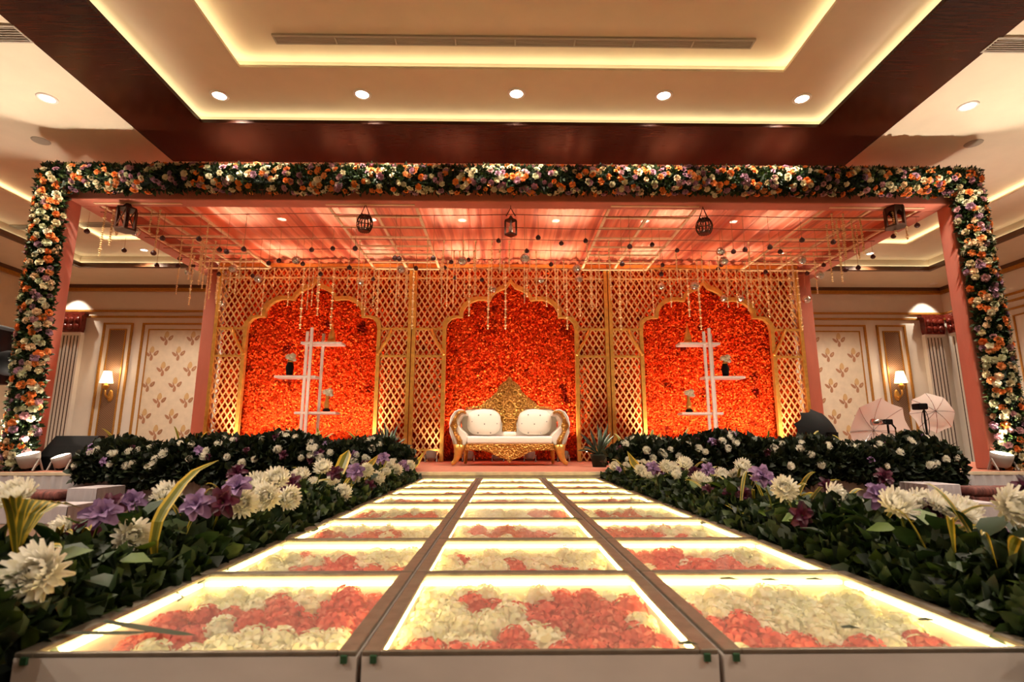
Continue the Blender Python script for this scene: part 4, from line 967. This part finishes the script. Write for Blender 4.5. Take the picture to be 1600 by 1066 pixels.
def bloom(kind, loc, d, size, parent, rg):
    src, nm = {'w': (MUM, 'chrysanthemum'), 'l': (LILAC, 'lilac_bloom'), 'm': (MAROON, 'maroon_bloom')}[kind]
    return link(nm, src[rg.randrange(len(src))], parent, loc, quat=facing(d, rg.random() * 6), scale=size / 2)
def hedge_back(x0, x1, label, px0, px1, flip, seed):
    rg = random.Random(seed); y0, y1 = 8.22, 8.92; t = thing('flower_hedge', label, 'flower bed', ((x0 + x1) / 2, YS, ZS))
    ln = x1 - x0
    P = []; n = 18
    def top(u): return .40 + .05 * math.sin(u * 9 + seed) + .05 * math.sin(u * 23) - .12 * max(0, (abs(u - .5) - .42) / .08)
    rows = []
    for i in range(41):
        u = i / 40; x = x0 + .1 + (ln - .2) * u; h = top(u) * .85
        rows.append([(x, YS - .06, ZS - .06), (x, YS - .03, ZS + h * .6), (x, 8.5, ZS + h), (x, 8.75, ZS + h * .8), (x, 8.85, ZS + .01), (x, 8.4, ZS + .005), (x, YS - .0, ZS + .004)])
    MB().grid(rows).build('foam_core', 'core', t)
    N = 9500; u = RNG.uniform(0, 1, N); th = RNG.uniform(-.35, PI * .95, N); rr_ = RNG.uniform(.8, 1.05, N)
    hh = np.array([top(q) for q in u]); X = x0 + ln * u
    Yp = 8.52 - .36 * np.cos(th) * rr_; Zp = ZS + .04 + hh * np.sin(th) * rr_
    drape = RNG.uniform(0, 1, N) < .2; Zp = np.where(drape, ZS - RNG.uniform(0, .2, N) * (.6 + .4 * np.sin(X * 5 + seed)), Zp); Yp = np.where(drape, YS - RNG.uniform(.02, .12, N), Yp)
    D = np.stack([RNG.normal(0, .3, N), -np.cos(th), np.sin(th) + .1], 1); D[drape] = np.stack([RNG.normal(0, .4, drape.sum()), -.6 * np.ones(drape.sum()), -.5 * np.ones(drape.sum())], 1)
    stuff(link('foliage', scatter('foliage', np.stack([X, Yp, Zp], 1), D, RNG.uniform(.07, .15, N), LEAFW, 'leafdark', .5), t))
    # small upright fern sprays
    for k in range(16):
        xx = rg.uniform(x0 + .2, x1 - .2); arc_leaf((xx, 8.55 + rg.uniform(-.1, .2), ZS + .32), (rg.uniform(-1, 1), rg.uniform(-.6, .3), .5), rg.uniform(.25, .45), .16, .1, rg.uniform(.03, .055), t)
    for k in range(84):
        uu = rg.uniform(.01, .99); a = rg.uniform(.1, 1.75); xx = x0 + ln * uu; h = top(uu)
        bloom('w' if rg.random() < .72 else ('l' if rg.random() < .6 else 'm'), (xx, 8.52 - .42 * math.cos(a), ZS + .05 + (h + .02) * math.sin(a)), (rg.uniform(-.4, .4), -math.cos(a) - .5, math.sin(a) * .8), rg.uniform(.10, .145), t, rg)
    return t
hl = hedge_back(-6.25, -1.42, 'dark leafy hedge of white chrysanthemums on the stage edge, loudspeaker side', 150, 655, 0, 3)
hr = hedge_back(1.62, 6.85, 'dark leafy hedge of white chrysanthemums on the stage edge, umbrella side', 930, 1470, 1, 5)
def hedge_walk(side, label, flowers, seed):
    rg = random.Random(seed); xi = -1.25 if side < 0 else 1.43; wd = .62; s = side
    t = thing('flower_hedge', label, 'flower bed', (xi + s * .3, 4.7, 0)); y0, y1 = 1.0, 8.15
    MB().box(min(xi + s * .04, xi + s * .6), max(xi + s * .04, xi + s * .6), y0 + .1, y1, 0, ZW - .1).build('trough', 'trough', t)
    rows = []
    for i in range(40):
        y = y0 + .15 + (y1 - y0 - .2) * i / 39; j = .02 * math.sin(i * 2.1)
        rows.append([(xi + s * .03, y, ZW - .12), (xi + s * .06, y, ZW - .0), (xi + s * .2, y, ZW + .09 + j), (xi + s * .38, y, ZW + .12 + j), (xi + s * .55, y, ZW + .02), (xi + s * .62, y, ZW - .12)])
    MB().grid(rows).build('foam_core', 'core', t)
    N = 11000; y = y0 + (y1 - y0) * RNG.uniform(0, 1, N) ** 1.25; q = RNG.uniform(0, 1, N); rise = np.sin(PI * np.clip(q * .85 + .08, 0, 1))
    X = xi + s * (.0 + q * .66); Z = ZW - .06 + rise * .21 * RNG.uniform(.7, 1.1, N) * (1 + .2 * np.sin(y * 5))
    # keep the very nearest ones beside, not over, the walkway
    D = np.stack([s * (q - .4) * 1.5, -.25 * np.ones(N), .75 * np.ones(N)], 1)
    stuff(link('foliage', scatter('foliage', np.stack([X, y, Z], 1), D, RNG.uniform(.05, .105, N), LEAFW, 'leaf', .65), t))
    big = MB().add(LEAFW[0], [tuple(f) for f in LEAFW[1]])
    me = big.mesh('broad_leaf', 'leafbig', True)
    for k in range(170):
        yy = y0 + .1 + (y1 - y0 - .3) * rg.random() ** 1.7; q_ = rg.random(); xx = xi + s * (.04 + .5 * q_); zz = ZW + .02 + .17 * math.sin(PI * (q_ * .8 + .1))
        link('broad_leaf', me, t, (xx, yy, zz), rot=(rg.uniform(.0, 1.1), rg.uniform(-.5, .5), rg.uniform(0, 6.28)), scale=rg.uniform(.085, .14))
    for k in range(46):
        yy = y0 + .3 + (y1 - y0 - .4) * rg.random() ** 1.3; xx = xi + s * rg.uniform(.12, .45)
        arc_leaf((xx, yy, ZW + .1), (rg.uniform(-1, 1), rg.uniform(-1, .4), .2), rg.uniform(.18, .34), rg.uniform(.1, .2), .12, rg.uniform(.018, .032), t)
    for (px, py, dpx, kd, tx, tz) in flowers:
        size = {'w': .15, 'l': .13, 'm': .125}[kd]; Yd = size * FPX / dpx
        Xp = at(px, py, Y=1).x * Yd
        lo, hi = (.02, .5)
        if (Xp - xi) * s < lo: Xp = xi + s * (lo if Yd < 2 else lo + .05)
        if (Xp - xi) * s > hi: Xp = xi + s * hi
        p = at(px, py, X=Xp)
        p.y = min(p.y, 8.1); p = at(px, py, Y=p.y) if p.y >= 8.1 else p
        sz = min(.17, max(.09, dpx / FPX * p.y))
        bloom(kd, p, (tx, -.8, tz), sz, t, rg)
        MB().tube([p, p + Vector((s * .06, .05, -.12)), (p.x + s * .1, p.y + .08, ZW - .02)], .005, 5).build('stem', 'stripe_g', t)
    for k in range(46):
        yy = 3.2 + 4.8 * rg.random() ** .8; xx = xi + s * rg.uniform(.1, .5)
        kd = rg.choice('wwwlm'); bloom(kd, (xx, yy, ZW + .17 + rg.uniform(-.03, .09)), (rg.uniform(-.6, .6) - s * .3, -.7, .55), rg.uniform(.09, .13), t, rg)
    return t
FL = [(60, 895, 104, 'w', .25, .25), (205, 838, 58, 'w', .9, .1), (262, 775, 46, 'w', 0, .6), (378, 786, 50, 'w', .5, .05), (417, 776, 64, 'w', .1, .1), (450, 778, 40, 'w', .9, .2), (400, 757, 40, 'w', 0, .7), (432, 750, 42, 'w', .2, .6), (535, 772, 38, 'w', .2, .5),
      (505, 732, 30, 'w', 0, .8), (470, 745, 30, 'w', 0, .8), (590, 748, 28, 'w', .2, .4), (25, 776, 60, 'w', 0, .8), (98, 830, 46, 'w', -.4, .3), (620, 735, 22, 'w', 0, .3), (640, 728, 20, 'w', .3, .3), (572, 735, 24, 'w', .4, .2),
      (160, 802, 52, 'l', .3, .5), (206, 785, 40, 'l', .6, .5), (308, 790, 48, 'l', .1, .6), (372, 762, 44, 'l', 0, .8), (556, 738, 28, 'l', 0, .5), (600, 716, 20, 'l', 0, .5),
      (126, 838, 48, 'm', .2, .3), (348, 786, 46, 'm', .2, .2), (172, 795, 44, 'm', .2, .4), (456, 757, 30, 'm', 0, .4), (524, 740, 24, 'm', 0, .4), (371, 740, 30, 'm', 0, .4), (453, 822, 26, 'm', .8, .1), (232, 858, 22, 'm', .5, 0), (577, 760, 20, 'm', 0, .3)]
FRr = [(1582, 792, 66, 'w', -.1, .2), (1402, 790, 58, 'w', -.1, .8), (1366, 802, 46, 'w', -.3, .4), (1505, 802, 54, 'w', .2, .7), (1226, 765, 44, 'w', -.3, .4), (1302, 776, 44, 'w', .6, .3), (1360, 838, 38, 'w', -.4, -.1), (1160, 730, 28, 'w', 0, .6), (1150, 746, 28, 'w', -.2, .3), (1070, 726, 26, 'w', 0, .8), (1040, 730, 24, 'w', 0, .4), (1108, 740, 24, 'w', 0, .3), (1126, 742, 24, 'w', .3, .4), (1470, 790, 50, 'w', .1, .8), (1440, 786, 46, 'w', 0, .8), (1000, 735, 20, 'w', 0, .4), (960, 730, 18, 'w', 0, .4), (1135, 765, 22, 'w', -.3, 0), (990, 750, 18, 'w', -.3, 0),
       (1190, 745, 38, 'l', 0, .7), (1372, 775, 44, 'l', 0, .6), (1106, 735, 24, 'l', 0, .5), (1020, 732, 22, 'l', 0, .5), (1592, 842, 44, 'l', -.3, .2), (1388, 775, 34, 'l', .3, .4),
       (1254, 806, 38, 'm', -.3, .1), (1162, 776, 28, 'm', 0, .2), (1380, 747, 30, 'm', 0, .5), (1460, 797, 36, 'm', .2, .3), (1085, 738, 22, 'm', 0, .3), (1600, 765, 40, 'm', 0, .4), (1036, 775, 18, 'm', -.2, .1), (1290, 758, 24, 'm', 0, .4)]
wlh = hedge_walk(-1, 'low flower hedge with arching yellow leaf along the loudspeaker side of the walkway', FL, 21)
wrh = hedge_walk(1, 'low flower hedge of white, lilac and maroon blooms along the umbrella side of the walkway', FRr, 22)
def pxleaf(pts, X, wd, parent, Y=None): return strap('striped_leaf', [at(a, b, X=X) for a, b in pts], wd, parent, nrm=(0, -1, .1))
pxleaf([(241, 866), (240, 845), (246, 815), (256, 795), (268, 778), (285, 755), (306, 735), (325, 726), (342, 719)], -1.32, .05, wlh)
pxleaf([(1100, 800), (1108, 788), (1122, 784), (1138, 789), (1155, 800), (1172, 808)], 1.5, .05, wrh)
pxleaf([(1168, 824), (1180, 812), (1200, 807), (1225, 809), (1260, 815), (1290, 828), (1322, 838)], 1.55, .05, wrh)
pxleaf([(530, 745), (533, 730), (540, 712), (545, 703)], -1.5, .12, wlh); pxleaf([(570, 738), (578, 725), (592, 710)], -1.5, .1, wlh)
pxleaf([(640, 742), (650, 725), (664, 704)], -1.45, .1, wlh); pxleaf([(1000, 738), (992, 725), (980, 705)], 1.6, .12, wrh)
for k in range(9):
    r2 = random.Random(k); q = -22 + k * 15; pxleaf([(24, 868), (24 + q * .15, 835), (24 + q * .4, 802), (24 + q * .75, 778 + abs(q) * .06), (24 + q * 1.1, 772 + abs(q) * .25)], -1.42 - .02 * (k % 3), .026, wlh)
for k in range(8):
    r2 = random.Random(50 + k); x = 560 + r2.uniform(-30, 30); pxleaf([(x, 765), (x + 12, 748), (x + r2.uniform(15, 40), 742), (x + r2.uniform(30, 60), 752)], -1.36, .035, wlh)
# fallen leaves on the glass
def onglass(pts, wd, label):
    o = strap('fallen_leaf', [at(a, b, Z=ZW + .012) for a, b in pts], wd, None, ('leafdry', 'leafdry'), nrm=(0, 0, 1)); tag(o, label, 'leaf')
onglass([(160, 970), (200, 977), (240, 984), (280, 990), (308, 993)], .035, 'long dark strap leaf lying on the nearest glass, pointing to the centre')
onglass([(92, 989), (150, 989), (200, 989), (245, 987)], .03, 'narrow dark strap leaf lying across the nearest glass by the loudspeaker-side hedge')
for i, (x, y) in enumerate(((1330, 980), (1205, 906), (1140, 904), (1450, 968), (1275, 905), (895, 810), (1075, 1005))):
    onglass([(x - 14, y), (x, y - 1), (x + 16, y + 2)], .03 if y > 850 else .05, ['small curled leaf on the near glass of the umbrella-side column', 'tiny dark leaf at the first cross rail', 'tiny leaf flake by the first cross rail near the divider', 'small pinkish leaf scrap near the walkway corner', 'small dark leaf scrap near the led edge of the umbrella-side column', 'small leaf scrap on the centre glass near the third cross rail', 'small dark leaf at the front corner of the centre box'][i])

# potted palm sprays behind the hedges
def palm(px, py, Y, label, n=26, ln=.55):
    p = at(px, py, Y=Y); t = thing('potted_palm', label, 'plant', (p.x, Y, ZS)); rg = random.Random(px); h = p.z - ZS
    MB().lathe([(.12, 0), (.16, .2), (.17, .22), (.15, .22), (.14, .18)], (p.x, Y, ZS), 16).build('pot', 'core', t, True)
    for k in range(n):
        a = rg.uniform(0, 2 * PI); tl = rg.uniform(.1, 1.0); b = Vector((p.x + rg.uniform(-.05, .05), Y, ZS + .2)); l_ = (h - .15) * rg.uniform(.7, 1.15)
        d = Vector((math.sin(tl) * math.cos(a), .4 * math.sin(tl) * math.sin(a), math.cos(tl)))
        pts = [b + d * l_ * s_ - Vector((0, 0, .18 * tl * s_ ** 2.2)) for s_ in [i / 6 for i in range(7)]]
        strap('blade', pts, .035, t, ('leafdark', 'leafdark'), nrm=(0, -1, .2))
palm(445, 668, 9.5, 'small dark potted palm behind the loudspeaker-side hedge'); palm(605, 660, 9.8, 'dark feathery potted palm at the sofa end of the loudspeaker-side hedge'); palm(935, 664, 9.8, 'feathery potted palm at the sofa end of the umbrella-side hedge')

# ================================================================== HALL EQUIPMENT
def umbrella(c, axis, R, mat, ribm, parent, depth=.4, n=8):
    axis = Vector(axis).normalized(); q = axis.to_track_quat('Z', 'Y'); c = Vector(c)
    def pt(r, a): return c + q @ Vector((r * math.cos(a), r * math.sin(a), -R * depth * (r / R) ** 2))
    for k in range(n):
        a0, a1 = 2 * PI * k / n, 2 * PI * (k + 1) / n; P = []
        for i in range(6):
            r = R * i / 5; row = []
            for j in range(5):
                a = a0 + (a1 - a0) * j / 4; sag = 1 - .1 * math.sin(PI * j / 4) * (i / 5); row.append(pt(max(.002, r * sag), a))
            P.append(row)
        MB().grid(P).build('gore', mat, parent, True)
        MB().tube([pt(R * i / 5, a0) - axis * .01 for i in range(6)], .006, 4).build('rib', ribm, parent)
    MB().tube([c + axis * .02, c - axis * R * 1.1], .01, 6).build('shaft', ribm, parent)
def tripod(x, y, z0, z1, parent, mat='black'):
    MB().tube([(x, y, z0 + .3), (x, y, z1)], .017, 8).build('pole', mat, parent)
    for k in range(3):
        a = 2 * PI * k / 3 + .4; MB().tube([(x, y, z0 + .45), (x + .35 * math.cos(a), y + .35 * math.sin(a), z0 + .012)], .012, 6).build('leg', mat, parent)
    MB().lathe([(.03, -.04), (.035, 0), (.03, .04)], (x, y, z0 + .5), 10).build('collar', mat, parent)
YU = 9.6
p = at(1447, 640, Y=YU); t = thing('photo_umbrella', 'white photo umbrella with black flash on a tall stand beside the post', 'umbrella', (at(1443, 700, Y=YU).x, YU, ZS)); xs = at(1442, 640, Y=YU).x
c = at(1468, 640, Y=YU + .1)
tripod(xs, YU - .02, ZS, at(1438, 632, Y=YU).z, t); umbrella((c.x + .05, YU + .25, c.z - .02), (.75, .35, .2), .37, 'umb', 'chrome', t, .45)
h = at(1438, 636, Y=YU); MB().box(h.x - .09, h.x + .07, YU - .1, YU + .1, h.z - .05, h.z + .06).build('flash_head', 'black', t, bevel=.02)
MB().tube([(h.x - .02 + .06 * math.cos(a), YU - .1, h.z - .28 + .22 * math.sin(a)) for a in [PI / 2 + 2 * PI * i / 16 for i in range(17)]], .006, 5).build('cable', 'black', t)
t = thing('photo_umbrella', 'white photo umbrella with chrome flash head low behind the hedge', 'umbrella', (at(1390, 700, Y=YU).x, YU, ZS)); h = at(1372, 660, Y=YU); c = at(1378, 668, Y=YU + .3)
tripod(at(1389, 680, Y=YU).x, YU, ZS, h.z, t); umbrella((c.x, YU + .55, c.z - .05), (-.1, .95, .15), .62, 'umb', 'chrome', t, .3)
MB().tube([(h.x - .14, YU - .05, h.z), (h.x + .06, YU - .05, h.z)], [.06, .05], 12).build('flash_head', 'chrome', t, True); MB().box(h.x + .06, h.x + .2, YU - .1, YU, h.z - .04, h.z + .05).build('bracket', 'black', t, bevel=.01)
MB().tube([(h.x + .18, YU - .05, h.z), (h.x + .26, YU - .05, h.z - .1), (h.x + .24, YU - .05, h.z - .35)], .015, 6).build('cable', 'black', t)
YX = 10.4; c = at(1300, 680, Y=YX); t = thing('softbox', 'black octagonal softbox seen from behind next to the pink post', 'softbox', (c.x, YX, ZS)); tripod(c.x, YX + .1, ZS, c.z - .1, t)
umbrella((c.x - .05, YX - .05, c.z - .05), (.35, -.9, .1), .6, 'blackcloth', 'greyplastic', t, .55, 12); MB().lathe([(.09, -.1), (.1, .1)], (c.x - .05, YX - .1, c.z - .05), 12).build('speed_ring', 'black', t)
# black wedge monitors and loudspeaker
for (a0, a1, lb) in ((76, 112, 'black wedge monitor with slanted top beside the pink post'), (108, 145, 'black wedge monitor with slanted top beside the hedge')):
    Ym = 9.0; p, q = at(a0, 700, Y=Ym), at(a1, 700, Y=Ym); zt2 = at(a0, 683, Y=Ym).z; t = thing('wedge_monitor', lb, 'speaker', ((p.x + q.x) / 2, Ym, ZS), 'wedge monitors')
    b = MB(); pr = [(Ym - .2, ZS), (Ym + .25, ZS), (Ym + .25, zt2 + .02), (Ym + .1, zt2 + .02), (Ym - .2, ZS + .2)]
    b.add([(x, y, z) for x in (p.x, q.x) for y, z in pr], [(0, 1, 2, 3, 4), (9, 8, 7, 6, 5)] + [(i, 5 + i, 5 + (i + 1) % 5, (i + 1) % 5) for i in range(5)]); b.build('cabinet', 'black', t, bevel=.01)
    MB().add([(p.x + .03, Ym - .195, ZS + .21), (q.x - .03, Ym - .195, ZS + .21), (q.x - .03, Ym + .09, zt2 + .005), (p.x + .03, Ym + .09, zt2 + .005)], [(0, 1, 2, 3)]).build('grille', 'blackcloth', t)
YQ = 9.2; p = at(5, 530, Y=YQ); t = thing('loudspeaker', 'tall black loudspeaker with a round-topped cabinet on a pole by the stone wall', 'speaker', (p.x - .15, YQ, ZS))
tripod(p.x - .15, YQ, ZS, at(5, 600, Y=YQ).z, t); zt2 = at(5, 509, Y=YQ).z; zb2 = at(5, 600, Y=YQ).z
pr = [(-.28, zb2), (.24, zb2), (.24, zt2 - .1), (.2, zt2 - .03), (.12, zt2), (-.28, zt2)]; MB().poly([(p.x - .15 + u, z) for u, z in pr], YQ - .2, YQ + .2).build('cabinet', 'black', t, bevel=.02)
MB().box(p.x - .4, p.x + .02, YQ - .215, YQ - .2, zb2 + .05, zt2 - .06).build('grille', 'blackcloth', t); a = at(24, 568, Y=YQ - .3)
MB().lathe([(.05, -.2), (.18, -.15), (.21, 0), (.18, .15), (.05, .2)], (a.x - .08, YQ - .32, a.z), 14).build('horn_cover', 'blackcloth', t, True)

# ================================================================== DRAPED STEPS AND CUSHIONS BESIDE THE STAGE
def draped(px0, px1, py, Y, dep, label):
    a, b = at(px0, py, Y=Y), at(px1, py, Y=Y); t = thing('draped_block', label, 'block', ((a.x + b.x) / 2, Y + dep / 2, 0))
    MB().box(a.x, b.x, Y, Y + dep, a.z - .02, a.z).build('top_cloth', 'whitecloth', t, bevel=.008); MB().box(a.x + .03, b.x - .03, Y + .03, Y + dep - .03, 0, a.z - .02).build('block', 'core', t)
    skirt('drape', a.x, b.x, Y, .005, a.z - .01, t, .1, 'whitecloth', .012); skirt('side_drape', Y, Y + dep, b.x + .004, .005, a.z - .01, t, .1, 'whitecloth', .004, 'y'); skirt('side_drape', Y, Y + dep, a.x, .005, a.z - .01, t, .1, 'whitecloth', .008, 'y')
draped(106, 152, 763, 7.55, .55, 'white cloth covered step block against the stage skirt, loudspeaker side')
draped(1449, 1500, 757, 7.55, .55, 'white cloth covered step block against the stage skirt, umbrella side')
draped(0, 106, 791, 6.9, .5, 'low white cloth covered table in front of the patterned cushions, loudspeaker side')
draped(1500, 1560, 786, 6.9, .5, 'low white cloth covered table in front of the patterned cushions, umbrella side')
def cushion(px, py, Y, label):
    a = at(px, py, Y=Y); zt3 = a.z; t = thing('patterned_seat', label, 'seat', (a.x, Y, 0))
    MB().box(a.x - .28, a.x + .28, Y - .2, Y + .2, .0, zt3 - .12).build('base', 'stripefab', t, bevel=.02); MB().box(a.x - .28, a.x + .28, Y - .22, Y + .2, zt3 - .12, zt3).build('cushion', 'stripefab', t, True, bevel=.05, seg=4)
cushion(78, 766, 7.7, 'dark patterned low seat behind the white covered table, loudspeaker side'); cushion(20, 766, 7.7, 'dark patterned low seat at the frame edge, near the stone wall')
cushion(1530, 760, 7.7, 'dark red patterned low seat behind the white covered table, umbrella side'); cushion(1592, 760, 7.7, 'dark red patterned low seat farther from the draped step, umbrella side')
# fairy lights near the lattice foot
for i, (x, y) in enumerate(((596, 707), (600, 705), (635, 708), (639, 707), (642, 707), (647, 706), (917, 705))):
    p = at(x, y, Y=12.3); o = MB().lathe([(.004, -.02), (.02, 0), (.004, .02)], p, 8).build('fairy_bulb', 'fairy'); tag(o, 'tiny lit fairy bulb by the foot of the lattice screen', 'light', 'fairy bulbs at the lattice foot')
